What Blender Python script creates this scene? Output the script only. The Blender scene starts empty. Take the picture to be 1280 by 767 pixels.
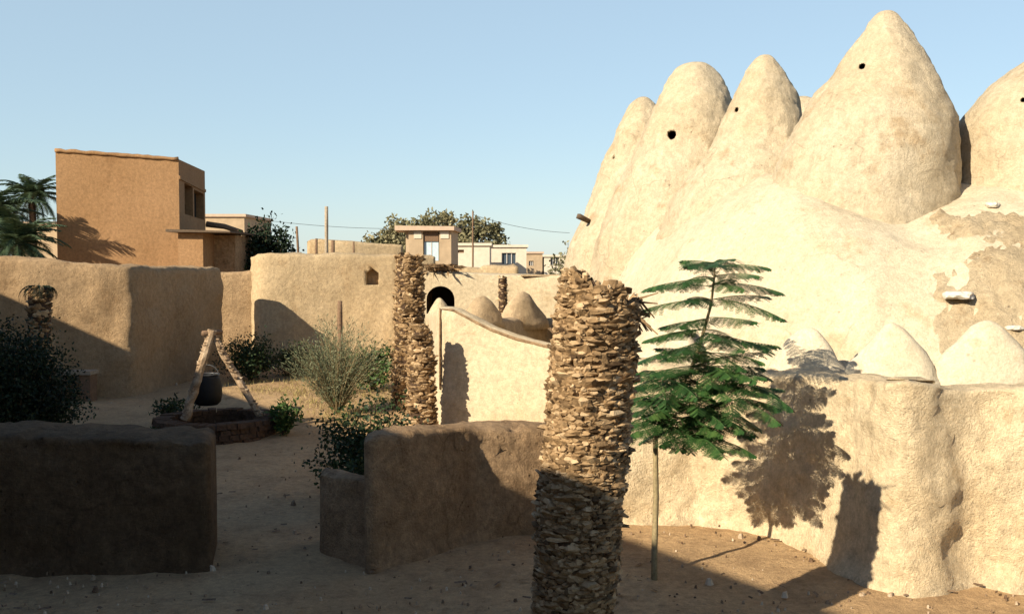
import bpy, bmesh, math, random
from mathutils import Vector, noise, Matrix
R = math.radians
sc = bpy.context.scene
COL = sc.collection
random.seed(7)

# ------------------------------------------------------------------ camera
F = 1250.0; CX, CY = 640.0, 383.5; CH = 3.4
PIT = math.atan(53.5 / F)
cam = bpy.data.objects.new('camera', bpy.data.cameras.new('camera'))
COL.objects.link(cam)
cam.location = (0, 0, CH)
cam.rotation_euler = (math.pi/2 - PIT, 0, 0)
cam.data.sensor_width = 36.0
cam.data.lens = 36.0 * F / 1280.0
cam.data.clip_start = 0.1
cam.data.clip_end = 6000
sc.camera = cam

def ray(px, py):
    a, b = (px - CX) / F, -(py - CY) / F
    return Vector((a, math.cos(PIT) + b * math.sin(PIT), -math.sin(PIT) + b * math.cos(PIT)))
def P(px, py, D):                       # point at forward distance D
    r = ray(px, py); r *= D / r.y
    return Vector((r.x, r.y, r.z + CH))
def G(px, py, z=0.0):                   # point on the ground
    r = ray(px, py); r *= (z - CH) / r.z
    return Vector((r.x, r.y, z))
def X(px, D): return P(px, 330, D).x
def Z(py, D): return P(640, py, D).z

# ------------------------------------------------------------------ light
SUN_EL, SUN_AZ = 27.3, 46.0             # light travels towards +X+Y, az from +Y
w = bpy.data.worlds.new('World'); sc.world = w; w.use_nodes = True
nt = w.node_tree
sky = nt.nodes.new('ShaderNodeTexSky'); sky.sky_type = 'NISHITA'; sky.sun_disc = False
sky.sun_elevation = R(SUN_EL); sky.sun_rotation = R(180 + SUN_AZ)
sky.air_density = 1.05; sky.dust_density = 0.3; sky.ozone_density = 2.8
bg = nt.nodes['Background']; bg.inputs['Strength'].default_value = 0.08
hz = nt.nodes.new('ShaderNodeMix'); hz.data_type = 'RGBA'; hz.inputs[0].default_value = .55
gc = nt.nodes.new('ShaderNodeTexCoord'); sx = nt.nodes.new('ShaderNodeSeparateXYZ'); mr = nt.nodes.new('ShaderNodeMapRange'); mr.interpolation_type = 'SMOOTHSTEP'
nt.links.new(gc.outputs['Generated'], sx.inputs[0]); nt.links.new(sx.outputs[2], mr.inputs[0])
mr.inputs[1].default_value = .22; mr.inputs[2].default_value = .62; mr.inputs[3].default_value = .58; mr.inputs[4].default_value = 0.0
nt.links.new(mr.outputs[0], hz.inputs[0])                      # horizon haze, clear deep sky overhead
nt.links.new(sky.outputs[0], hz.inputs[6]); hz.inputs[7].default_value = (3.75, 4.85, 5.45, 1)
nt.links.new(hz.outputs[2], bg.inputs['Color'])
sl = bpy.data.lights.new('sun', 'SUN'); sl.energy = 5.0; sl.angle = R(0.5); sl.color = (1.0, 0.88, 0.69)
so = bpy.data.objects.new('sun', sl); COL.objects.link(so)
ld = Vector((math.sin(R(SUN_AZ)) * math.cos(R(SUN_EL)), math.cos(R(SUN_AZ)) * math.cos(R(SUN_EL)), -math.sin(R(SUN_EL))))
so.rotation_euler = ld.to_track_quat('-Z', 'Y').to_euler()
so.location = (-30, -30, 30)
vs = sc.view_settings
vs.view_transform = 'Standard'; vs.look = 'None'; vs.gamma = 1; vs.use_curve_mapping = False
vs.exposure = 0.92
sc.cycles.max_bounces = 6

# ------------------------------------------------------------------ materials
def newmat(name):
    m = bpy.data.materials.new(name); m.use_nodes = True
    b = m.node_tree.nodes['Principled BSDF']
    b.inputs['Specular IOR Level'].default_value = 0.15
    b.inputs['Roughness'].default_value = 0.95
    return m, m.node_tree, b
def N(t, kind, **kw):
    n = t.nodes.new(kind)
    for k, v in kw.items():
        if k in n.inputs: n.inputs[k].default_value = v
        else: setattr(n, k, v)
    return n
def mixc(t, fac, a, b, mode='MIX'):
    n = t.nodes.new('ShaderNodeMix'); n.data_type = 'RGBA'; n.blend_type = mode
    for sock, v in ((n.inputs[0], fac), (n.inputs[6], a), (n.inputs[7], b)):
        if hasattr(v, 'is_output'): t.links.new(v, sock)
        elif isinstance(v, (int, float)): sock.default_value = v
        else: sock.default_value = (*v[:3], 1)
    return n.outputs[2]
def ramp(t, src, lo, hi, a=0.0, b=1.0):
    n = t.nodes.new('ShaderNodeMapRange'); n.inputs[1].default_value = lo; n.inputs[2].default_value = hi
    n.inputs[3].default_value = a; n.inputs[4].default_value = b
    t.links.new(src, n.inputs[0]); return n.outputs[0]
def noi(t, co, scale, detail=6, rough=.6):
    n = N(t, 'ShaderNodeTexNoise'); n.inputs['Scale'].default_value = scale
    n.inputs['Detail'].default_value = detail; n.inputs['Roughness'].default_value = rough
    t.links.new(co, n.inputs['Vector']); return n.outputs['Fac']

def mud(name, c1, c2, c3=None, bump=0.5, fine=34, patch=0.9, straw=0.5, streak=0.0, pits=0.5, mot=1.0, cracks=0.0):
    """clay plaster: broad patches, mottling, straw flecks, pits, rain streaks"""
    m, t, b = newmat(name)
    co = N(t, 'ShaderNodeTexCoord').outputs['Object']
    big = ramp(t, noi(t, co, patch, 5, .62), .36, .66)
    col = mixc(t, big, c1, c2)
    if c3 is None: c3 = tuple(x * .62 for x in c2)
    pat = ramp(t, noi(t, co, patch * 2.3, 8, .7), .56, .68, 0, .75)
    col = mixc(t, pat, col, c3)
    mid = ramp(t, noi(t, co, 9, 7, .68), .3, .7, 1 - .24*mot, 1 + .2*mot)
    col = mixc(t, 1.0, col, mid, 'MULTIPLY')
    fi = noi(t, co, fine, 5, .75)
    col = mixc(t, 1.0, col, ramp(t, fi, .3, .7, .8, 1.18), 'MULTIPLY')
    # straw flecks
    mp = N(t, 'ShaderNodeMapping'); mp.inputs['Scale'].default_value = (60, 60, 14)
    mp.inputs['Rotation'].default_value = (.5, .9, .3); t.links.new(co, mp.inputs[0])
    st = ramp(t, noi(t, mp.outputs[0], 1.0, 2, .5), .66, .72, 0, straw)
    col = mixc(t, st, col, tuple(min(1, x * 1.5) for x in c1))
    # dark pits
    vo = N(t, 'ShaderNodeTexVoronoi'); vo.inputs['Scale'].default_value = 7.0
    t.links.new(co, vo.inputs['Vector'])
    gate = ramp(t, noi(t, co, 2.2, 3), .5, .6)
    mu = N(t, 'ShaderNodeMath', operation='MULTIPLY'); t.links.new(ramp(t, vo.outputs['Distance'], .05, .17, pits, 0), mu.inputs[0]); t.links.new(gate, mu.inputs[1])
    col = mixc(t, mu.outputs[0], col, tuple(x * .4 for x in c2))
    if cracks:
        wv = N(t, 'ShaderNodeVectorMath', operation='MULTIPLY_ADD'); nn = N(t, 'ShaderNodeTexNoise'); nn.inputs['Scale'].default_value = 2.0; t.links.new(co, nn.inputs['Vector'])
        t.links.new(nn.outputs['Color'], wv.inputs[0]); wv.inputs[1].default_value = (.7, .7, .7); t.links.new(co, wv.inputs[2])
        v2 = N(t, 'ShaderNodeTexVoronoi', feature='DISTANCE_TO_EDGE'); v2.inputs['Scale'].default_value = .9; t.links.new(wv.outputs[0], v2.inputs['Vector'])
        cg = N(t, 'ShaderNodeMath', operation='MULTIPLY'); t.links.new(ramp(t, v2.outputs['Distance'], .004, .018, cracks, 0), cg.inputs[0]); t.links.new(ramp(t, noi(t, co, 1.1, 4), .5, .58), cg.inputs[1])
        col = mixc(t, cg.outputs[0], col, tuple(x * .45 for x in c2))
    if streak:
        mp2 = N(t, 'ShaderNodeMapping'); mp2.inputs['Scale'].default_value = (5, 5, .35); t.links.new(co, mp2.inputs[0])
        col = mixc(t, ramp(t, noi(t, mp2.outputs[0], 1.0, 6, .65), .52, .7, 0, streak), col, tuple(x * .6 for x in c2))
    t.links.new(col, b.inputs['Base Color'])
    # bump
    h1 = noi(t, co, 5, 8, .72); h2 = noi(t, co, fine * 1.4, 4, .7)
    ad = N(t, 'ShaderNodeMath', operation='MULTIPLY_ADD'); t.links.new(h1, ad.inputs[0]); ad.inputs[1].default_value = 2.2; t.links.new(h2, ad.inputs[2])
    ad2 = N(t, 'ShaderNodeMath', operation='SUBTRACT'); t.links.new(ad.outputs[0], ad2.inputs[0]); t.links.new(mu.outputs[0], ad2.inputs[1])
    bp = N(t, 'ShaderNodeBump'); bp.inputs['Strength'].default_value = bump; bp.inputs['Distance'].default_value = .035
    t.links.new(ad2.outputs[0], bp.inputs['Height']); t.links.new(bp.outputs[0], b.inputs['Normal'])
    return m

def plain(name, c, var=.25, scale=8, rough=.85, bump=.2, spec=.2):
    m, t, b = newmat(name)
    co = N(t, 'ShaderNodeTexCoord').outputs['Object']
    f = noi(t, co, scale, 6, .65)
    col = mixc(t, 1.0, c, ramp(t, f, .3, .7, 1 - var, 1 + var), 'MULTIPLY')
    t.links.new(col, b.inputs['Base Color']); b.inputs['Roughness'].default_value = rough
    b.inputs['Specular IOR Level'].default_value = spec
    bp = N(t, 'ShaderNodeBump'); bp.inputs['Strength'].default_value = bump; bp.inputs['Distance'].default_value = .02
    t.links.new(noi(t, co, scale * 4, 4), bp.inputs['Height']); t.links.new(bp.outputs[0], b.inputs['Normal'])
    return m

def toned(name, dark, mid, light, scale=14, rough=.9, bump=.4, trans=0.0, spec=.15):
    """colour from the per-vertex random 'tone' of each leaf / leaf base plus noise"""
    m, t, b = newmat(name)
    at = N(t, 'ShaderNodeAttribute'); at.attribute_name = 'tone'
    co = N(t, 'ShaderNodeTexCoord').outputs['Object']
    f = noi(t, co, scale, 5, .65)
    ad = N(t, 'ShaderNodeMath', operation='ADD'); t.links.new(at.outputs['Fac'], ad.inputs[0]); t.links.new(ramp(t, f, .3, .7, -.22, .22), ad.inputs[1])
    cr = N(t, 'ShaderNodeValToRGB'); e = cr.color_ramp.elements
    e[0].position = 0; e[0].color = (*dark, 1); e[1].position = 1; e[1].color = (*light, 1)
    k = cr.color_ramp.elements.new(.5); k.color = (*mid, 1)
    t.links.new(ad.outputs[0], cr.inputs[0]); t.links.new(cr.outputs[0], b.inputs['Base Color'])
    b.inputs['Roughness'].default_value = rough; b.inputs['Specular IOR Level'].default_value = spec
    if bump:
        bp = N(t, 'ShaderNodeBump'); bp.inputs['Strength'].default_value = bump; bp.inputs['Distance'].default_value = .015
        t.links.new(noi(t, co, scale * 4, 4, .7), bp.inputs['Height']); t.links.new(bp.outputs[0], b.inputs['Normal'])
    if trans:
        tr = N(t, 'ShaderNodeBsdfTranslucent'); t.links.new(cr.outputs[0], tr.inputs['Color'])
        mx = N(t, 'ShaderNodeMixShader'); mx.inputs[0].default_value = trans
        t.links.new(b.outputs[0], mx.inputs[1]); t.links.new(tr.outputs[0], mx.inputs[2])
        t.links.new(mx.outputs[0], t.nodes['Material Output'].inputs['Surface'])
    return m

M = {}
M['beehive'] = mud('pale_clay_plaster', (.50, .42, .295), (.44, .35, .225), (.34, .24, .135), bump=.7, patch=.55, straw=.25, pits=.6, mot=.85, streak=.35, cracks=.38)
M['terrace'] = mud('bleached_clay_plaster', (.53, .455, .325), (.485, .40, .272), (.40, .30, .175), bump=.55, patch=.5, straw=.2, pits=.6, mot=.7, cracks=.3)
M['bank'] = mud('crumbling_clay', (.50, .40, .26), (.45, .345, .21), (.30, .20, .105), bump=1.0, patch=1.2, straw=.4, pits=.8)
M['court'] = mud('straw_clay_plaster', (.64, .515, .335), (.56, .43, .26), (.42, .295, .16), bump=.9, mot=1.2, patch=.8, straw=.55, streak=.35)
M['merlon'] = mud('merlon_clay', (.53, .46, .335), (.49, .41, .285), (.43, .34, .215), bump=.4, mot=.6, patch=.9, straw=.2)
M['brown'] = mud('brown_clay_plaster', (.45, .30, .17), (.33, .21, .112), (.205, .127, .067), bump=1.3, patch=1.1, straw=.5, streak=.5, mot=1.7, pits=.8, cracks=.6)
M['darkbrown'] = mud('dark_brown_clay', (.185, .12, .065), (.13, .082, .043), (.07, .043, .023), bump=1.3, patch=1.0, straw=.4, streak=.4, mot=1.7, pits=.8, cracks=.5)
M['left'] = mud('tan_clay_plaster', (.40, .275, .155), (.34, .225, .12), (.25, .155, .078), bump=.9, patch=.5, straw=.5, streak=.3)
M['mid'] = mud('sand_clay_plaster', (.45, .34, .205), (.41, .30, .17), (.33, .22, .115), bump=.7, patch=.35, straw=.3, streak=.35)
M['curve'] = mud('cream_clay_plaster', (.50, .415, .28), (.45, .36, .23), (.36, .26, .145), bump=.5, patch=.5, straw=.35, streak=.2)
M['conew'] = mud('umber_clay_plaster', (.43, .32, .20), (.37, .27, .155), (.28, .185, .10), bump=.6, patch=.7, straw=.3, streak=.3)
M['box'] = mud('ochre_render', (.29, .17, .084), (.25, .143, .066), (.205, .112, .05), bump=.3, patch=.22, straw=.1, streak=.2, pits=.2)
M['vent_clay'] = plain('blackish_clay', (.05, .035, .022), .3)  # very dark brown clay that lines the vent holes
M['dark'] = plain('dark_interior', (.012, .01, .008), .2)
M['dark_wood'] = plain('weathered_wood', (.16, .10, .06), .4, 20)  # dark brown wood of stakes, beams and bench supports
M['pale_wood'] = plain('grey_wood', (.30, .24, .17), .35, 18)
M['white'] = plain('limewash', (.52, .46, .36), .12, 3)
M['pink'] = plain('pink_plaster', (.45, .33, .235), .12, 3)
M['tan'] = plain('tan_plaster', (.37, .275, .175), .15, 2)
M['bluedoor'] = plain('pale_blue_paint', (.42, .52, .56), .12, 5, .6)
M['glass'] = plain('window_glass', (.05, .07, .09), .2, 2, .15, 0, .5)
M['frame'] = plain('grey_paint', (.45, .42, .38), .1)
M['brick'] = mud('well_stone', (.14, .085, .052), (.10, .06, .036), (.06, .036, .022), bump=1.2, patch=5, straw=.1, pits=.9)
M['rubber'] = plain('black_rubber', (.008, .008, .008), .3, 12, .6, .3, .3)
M['metal'] = plain('dull_metal', (.06, .06, .06), .2, 20, .4, .1, .5)
M['rope'] = plain('rope_fibre', (.22, .16, .10), .3, 60)
M['cable'] = plain('cable', (.04, .04, .045), .1)
M['stone'] = plain('white_stone', (.55, .5, .42), .2, 9, .9, .5)
M['log'] = toned('palm_log', (.10, .06, .035), (.30, .21, .13), (.52, .42, .30), 30)
M['palmbase'] = toned('palm_leaf_bases', (.06, .036, .018), (.28, .18, .09), (.50, .365, .215), 16, bump=.6)
M['palmcore'] = plain('palm_fibre', (.055, .032, .018), .4, 30)
M['flame'] = toned('feathery_leaflets', (.014, .040, .010), (.028, .075, .018), (.085, .15, .038), 3, .55, 0, .12, .3)
M['stem'] = plain('green_brown_bark', (.23, .18, .095), .3, 25)
M['bark'] = plain('bark', (.10, .07, .045), .4, 18)
M['wisp'] = toned('grey_green_leaves', (.07, .08, .045), (.13, .145, .08), (.22, .23, .14), 3, .8, 0, .15)
M['shrub'] = toned('dark_green_leaves', (.010, .020, .007), (.025, .045, .014), (.07, .095, .03), 3, .6, 0, .15, .25)
M['bright'] = toned('fresh_green_leaves', (.03, .065, .015), (.06, .115, .028), (.11, .16, .045), 3, .6, 0, .2, .25)
M['blackish'] = toned('deep_green_leaves', (.006, .012, .006), (.012, .024, .010), (.025, .042, .016), 3, .65, 0, .1, .2)
M['palm'] = toned('palm_leaflets', (.022, .04, .02), (.045, .075, .035), (.09, .12, .06), 2, .6, 0, .12, .3)
M['olive'] = toned('olive_leaves', (.09, .09, .045), (.19, .175, .095), (.32, .28, .16), .5, .8, 0, .15)
M['straw'] = toned('dry_grass', (.14, .11, .04), (.30, .24, .09), (.42, .35, .16), 3, .9, 0, .2)

def ground_mat():
    m, t, b = newmat('sandy_earth')
    co = N(t, 'ShaderNodeTexCoord').outputs['Object']
    a = ramp(t, noi(t, co, .35, 6, .6), .35, .65)
    col = mixc(t, a, (.485, .325, .17), (.40, .258, .13))
    col = mixc(t, ramp(t, noi(t, co, 1.6, 8, .7), .48, .68, 0, .75), col, (.27, .17, .088))
    col = mixc(t, ramp(t, noi(t, co, 4.5, 8, .75), .55, .68, 0, .6), col, (.22, .14, .075))
    col = mixc(t, 1.0, col, ramp(t, noi(t, co, 12, 7, .7), .3, .7, .75, 1.2), 'MULTIPLY')
    col = mixc(t, 1.0, col, ramp(t, noi(t, co, 60, 4, .7), .3, .7, .8, 1.2), 'MULTIPLY')
    vo = N(t, 'ShaderNodeTexVoronoi'); vo.inputs['Scale'].default_value = 9; t.links.new(co, vo.inputs['Vector'])
    g = N(t, 'ShaderNodeMath', operation='MULTIPLY'); t.links.new(ramp(t, vo.outputs['Distance'], .08, .2, .7, 0), g.inputs[0]); t.links.new(ramp(t, noi(t, co, .9, 3), .5, .6), g.inputs[1])
    col = mixc(t, g.outputs[0], col, (.10, .065, .035))
    t.links.new(col, b.inputs['Base Color'])
    bp = N(t, 'ShaderNodeBump'); bp.inputs['Strength'].default_value = .8; bp.inputs['Distance'].default_value = .03
    ad = N(t, 'ShaderNodeMath', operation='MULTIPLY_ADD'); t.links.new(noi(t, co, 7, 8, .7), ad.inputs[0]); ad.inputs[1].default_value = 2; t.links.new(noi(t, co, 45, 4, .7), ad.inputs[2])
    t.links.new(ad.outputs[0], bp.inputs['Height']); t.links.new(bp.outputs[0], b.inputs['Normal'])
    return m
M['ground'] = ground_mat()

# ------------------------------------------------------------------ mesh builder
class MB:
    def __init__(s): s.v = []; s.f = []; s.t = []
    def vert(s, p, tone=.5): s.v.append(tuple(p)); s.t.append(tone); return len(s.v) - 1
    def quad(s, a, b, c, d, tone=.5):
        i = len(s.v); s.v += [tuple(a), tuple(b), tuple(c), tuple(d)]; s.t += [tone] * 4; s.f.append((i, i+1, i+2, i+3))
    def box(s, lo, hi, tone=.5):
        i = len(s.v); x0, y0, z0 = lo; x1, y1, z1 = hi
        s.v += [(x0,y0,z0),(x1,y0,z0),(x1,y1,z0),(x0,y1,z0),(x0,y0,z1),(x1,y0,z1),(x1,y1,z1),(x0,y1,z1)]; s.t += [tone]*8
        s.f += [(i+a,i+b,i+c,i+d) for a,b,c,d in ((0,3,2,1),(4,5,6,7),(0,1,5,4),(1,2,6,5),(2,3,7,6),(3,0,4,7))]
    def hexa(s, bot, top, tone=.5):        # prism between two loops
        n = len(bot); i = len(s.v); s.v += [tuple(p) for p in bot] + [tuple(p) for p in top]; s.t += [tone] * (2*n)
        s.f.append(tuple(range(i+n-1, i-1, -1))); s.f.append(tuple(range(i+n, i+2*n)))
        for k in range(n): s.f.append((i+k, i+(k+1) % n, i+n+(k+1) % n, i+n+k))
    def tube(s, pts, rads, n=6, tone=.5, rough=0, cap=True):
        pts = [Vector(p) for p in pts]; rings = []
        for k, p in enumerate(pts):
            d = (pts[min(k+1, len(pts)-1)] - pts[max(k-1, 0)]).normalized()
            u = d.cross(Vector((.3, .9, .1)) if abs(d.y) < .9 else Vector((1, 0, 0))).normalized(); v = d.cross(u)
            r = rads[k] if hasattr(rads, '__len__') else rads
            ring = []
            for j in range(n):
                a = 2*math.pi*j/n
                q = p + (u*math.cos(a) + v*math.sin(a)) * r
                if rough: q += (q - p) * noise.noise(q * 9) * rough
                ring.append(s.vert(q, tone))
            rings.append(ring)
        for a, b in zip(rings, rings[1:]):
            for j in range(n): s.f.append((a[j], a[(j+1) % n], b[(j+1) % n], b[j]))
        if cap: s.f.append(tuple(rings[0][::-1])); s.f.append(tuple(rings[-1]))

def tag(o, label=None, cat=None, group=None, kind=None):
    if label: o['label'] = label
    if cat: o['category'] = cat
    if group: o['group'] = group
    if kind or (label and o.parent is None): o['kind'] = kind or 'thing'
    return o
def thing(name, label, cat, loc, group=None):
    o = bpy.data.objects.new(name, None); COL.objects.link(o); o.location = loc; o.empty_display_size = .2
    return tag(o, label, cat, group)
def build(name, mb, mat, parent=None, smooth=False, label=None, cat=None, group=None, kind=None, recalc=True):
    """link the collected geometry as ONE object; origin at its base (top level) or at its parent's origin"""
    if parent is not None:
        org = Vector((0, 0, 0)); q = parent
        while q is not None: org += q.location; q = q.parent
    else:
        xs = [p[0] for p in mb.v]; ys = [p[1] for p in mb.v]
        org = Vector(((min(xs)+max(xs))/2, (min(ys)+max(ys))/2, max(0.0, min(p[2] for p in mb.v))))
    me = bpy.data.meshes.new(name)
    me.from_pydata([(p[0]-org.x, p[1]-org.y, p[2]-org.z) for p in mb.v], [], mb.f)
    if recalc:
        bm = bmesh.new(); bm.from_mesh(me); bmesh.ops.recalc_face_normals(bm, faces=bm.faces); bm.to_mesh(me); bm.free()
    at = me.attributes.new('tone', 'FLOAT', 'POINT'); at.data.foreach_set('value', mb.t)
    me.polygons.foreach_set('use_smooth', [smooth] * len(me.polygons))
    me.materials.append(mat)
    o = bpy.data.objects.new(name, me); COL.objects.link(o)
    if parent is not None: o.parent = parent
    else: o.location = org
    return tag(o, label, cat, group, kind)

def cut(o, cutters, solver='EXACT'):
    """subtract the cutters (MBs in world space) from o, keeping only the result"""
    for mb in cutters:
        c = build('cutter', mb, M['dark'])
        md = o.modifiers.new('b', 'BOOLEAN'); md.operation = 'DIFFERENCE'; md.object = c; md.solver = solver
        bpy.context.view_layer.update()
        dg = bpy.context.evaluated_depsgraph_get()
        me = bpy.data.meshes.new_from_object(o.evaluated_get(dg))
        old = o.data; o.modifiers.clear(); o.data = me
        me.materials.clear(); me.materials.append(old.materials[0])
        cm = c.data; bpy.data.objects.remove(c); bpy.data.meshes.remove(cm); bpy.data.meshes.remove(old)

def fr(p, s, o=4, h=.9): return noise.fractal(Vector(p) * s, h, 2.1, o)

# ------------------------------------------------------------------ mud walls
def mudwall(pts, hs, thick=.5, batter=.08, step=.12, amp=.035, rnd=.12, seed=0, smooth=2, rows=None, backrows=5, dents=0.0, bexp=1.0, bkdir=None, flare=.10, chip=0.0):
    """pts: foot of the visible face, left to right; the wall's thickness lies behind it"""
    mb = MB(); pts = [Vector((p[0], p[1])) for p in pts]
    S, H, BT = [], [], []
    bl = batter if hasattr(batter, '__len__') else [batter]*len(pts)
    for k in range(len(pts) - 1):
        L = (pts[k+1] - pts[k]).length; n = max(2, int(L / step))
        for j in range(n):
            u = j / n; S.append(pts[k].lerp(pts[k+1], u)); H.append(hs[k] + (hs[k+1] - hs[k]) * u); BT.append(bl[k] + (bl[k+1] - bl[k]) * u)
    S.append(pts[-1]); H.append(hs[-1]); BT.append(bl[-1])
    for _ in range(smooth):
        S = [S[0]] + [(S[i-1] + S[i]*2 + S[i+1]) / 4 for i in range(1, len(S)-1)] + [S[-1]]
        BT = [BT[0]] + [(BT[i-1] + BT[i]*2 + BT[i+1]) / 4 for i in range(1, len(BT)-1)] + [BT[-1]]
        H = [H[0]] + [(H[i-1] + H[i]*2 + H[i+1]) / 4 for i in range(1, len(H)-1)] + [H[-1]]
    D = [(S[min(i+2, len(S)-1)] - S[max(i-2, 0)]).normalized() for i in range(len(S))]
    rows = rows or max(6, int(max(hs) / step))
    secs = [(S[i], D[i], H[i], 0.0, 0.0, BT[i]) for i in range(len(S))]
    endr = min(.16, thick * .4)
    pre = [(S[0], D[0], H[0], -endr*math.sin(a), endr*(1-math.cos(a)), BT[0]) for a in (1.5, 1.15, .75, .35)]
    post = [(S[-1], D[-1], H[-1], endr*math.sin(a), endr*(1-math.cos(a)), BT[-1]) for a in (.35, .75, 1.15, 1.5)]
    so_ = Vector((seed * 3.17, seed * 1.3, seed * 7.7))
    rings = []
    for (c, d, h, sh, ins, bt) in pre + secs + post:
        bk = Vector(bkdir) if bkdir else Vector((-d.y, d.x)); c = c + d * sh
        r = min(rnd, thick * .45)
        sect = []
        for k in range(rows + 1):
            z = -.12 + (h - r + .12) * k / rows; sect.append((-bt * (1 - max(z, 0)/h)**bexp, z, -1, 0))
        for a in (25, 50, 75): sect.append((r - r*math.cos(R(a)), h - r + r*math.sin(R(a)), -math.cos(R(a)), math.sin(R(a))))
        for k in (.35, .65): sect.append((thick*k, h + .015, 0, 1))
        for a in (75, 50, 25): sect.append((thick - r + r*math.cos(R(a)), h - r + r*math.sin(R(a)), math.cos(R(a)), math.sin(R(a))))
        for k in range(backrows + 1):
            z = h - r - (h - r + .12) * k / backrows; sect.append((thick + min(bt, .12)*(1 - max(z, 0)/h), z, 1, 0))
        ring = []
        for (u, z, nu, nz) in sect:
            if ins: u = min(max(u, ins - bt*(1-max(z,0)/h)), thick - ins + min(bt, .12)*(1-max(z,0)/h)); z = min(z, h - ins*.6)
            q = Vector((c.x + bk.x*u, c.y + bk.y*u, z)); q0 = q + so_
            dsp = amp * (1.3*fr(q0, .75, 3) + .6*fr(q0, 3.0, 3) + .32*fr(q0, 9, 3))
            if nu < 0 and z < .5 and flare: dsp += flare*math.exp(-max(z, 0)/.10)*(.55 + .9*fr(q0, 1.4, 3))
            if chip and h - z < .3: dsp -= chip*max(0, fr(q0, 2.6, 4) - .12)
            if dents: dsp -= dents * max(0, noise.noise(q0*1.7) - .3)
            nn = Vector((bk.x*nu, bk.y*nu, nz))
            ring.append(mb.vert(q + nn * dsp))
        rings.append(ring)
    n = len(rings[0])
    for a, b in zip(rings, rings[1:]):
        for j in range(n - 1): mb.f.append((a[j], b[j], b[j+1], a[j+1]))
    mb.f.append(tuple(rings[0])); mb.f.append(tuple(rings[-1][::-1]))
    return mb

def merlon(c, d, wid, thick, h, seed):
    """clay cone flattened along the wall; c = middle of its foot, d = wall direction"""
    mb = MB(); rings = []; d = Vector((d[0], d[1])).normalized(); bk = Vector((-d.y, d.x)); n = 28
    prof = [(-.25, 1.12), (0, 1.0), (.15, .9), (.32, .77), (.5, .635), (.66, .5), (.80, .365), (.90, .25), (.965, .14), (.995, .05)]
    for (zz, rr) in prof:
        ring = []
        for j in range(n):
            a = 2*math.pi*j/n
            q = Vector((c[0] + d.x*math.cos(a)*wid/2*rr + bk.x*math.sin(a)*thick/2*(rr*.55+.45*min(1, rr*2)), c[1] + d.y*math.cos(a)*wid/2*rr + bk.y*math.sin(a)*thick/2*(rr*.55+.45*min(1, rr*2)), c[2] + h*zz))
            k = 1 + (.20 if seed >= 20 else .14)*fr(q + Vector((seed*5, 0, 0)), 2.0, 4) + .05*fr(q, 8, 3)
            ring.append(mb.vert((c[0] + (q.x-c[0])*k, c[1] + (q.y-c[1])*k, q.z + .03*fr(q, 3, 2))))
        rings.append(ring)
    for a, b in zip(rings, rings[1:]):
        for j in range(n): mb.f.append((a[j], a[(j+1) % n], b[(j+1) % n], b[j]))
    mb.f.append(tuple(rings[-1])); mb.f.append(tuple(rings[0][::-1]))
    return mb

# ------------------------------------------------------------------ ground
def axis(lo, hi, step, far):
    a = [lo + step*i for i in range(int((hi-lo)/step) + 1)]
    s, x = step, a[-1]
    while x < far: s *= 1.35; x += s; a.append(x)
    s, x = step, a[0]; pre = []
    while x > -far: s *= 1.35; x -= s; pre.append(x)
    return pre[::-1] + a
gx = axis(-15, 9, .13, 3000); gy = axis(8, 34, .13, 3000)
gm = MB()
for y in gy:
    for x in gx:
        z = .04*fr((x, y, 0), .5, 4) + .02*fr((x, y, 3), 2.4, 4)
        gm.vert((x, y, z))
nx = len(gx)
for j in range(len(gy)-1):
    for i in range(nx-1): gm.f.append((j*nx+i, j*nx+i+1, (j+1)*nx+i+1, (j+1)*nx+i))
gm_o = build('ground', gm, M['ground'], smooth=True, kind='structure', recalc=False)

# ------------------------------------------------------------------ walls of the court
# near wall, lower left
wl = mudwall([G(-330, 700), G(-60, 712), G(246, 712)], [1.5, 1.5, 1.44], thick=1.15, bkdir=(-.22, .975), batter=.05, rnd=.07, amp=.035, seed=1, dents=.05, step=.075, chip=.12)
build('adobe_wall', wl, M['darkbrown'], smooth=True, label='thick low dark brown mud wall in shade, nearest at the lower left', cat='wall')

# block wall behind the near palm trunk
bw = thing('adobe_wall', 'brown mud wall with a stepped left end, running behind the near ragged palm trunk', 'wall', G(465, 712))
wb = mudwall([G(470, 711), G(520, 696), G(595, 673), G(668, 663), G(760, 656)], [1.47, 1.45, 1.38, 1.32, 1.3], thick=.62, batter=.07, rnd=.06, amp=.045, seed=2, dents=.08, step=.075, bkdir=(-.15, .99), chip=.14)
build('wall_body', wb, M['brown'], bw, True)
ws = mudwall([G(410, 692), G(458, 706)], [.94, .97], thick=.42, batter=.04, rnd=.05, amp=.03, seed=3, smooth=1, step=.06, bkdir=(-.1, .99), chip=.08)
build('low_step', ws, M['brown'], bw, True)

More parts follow.
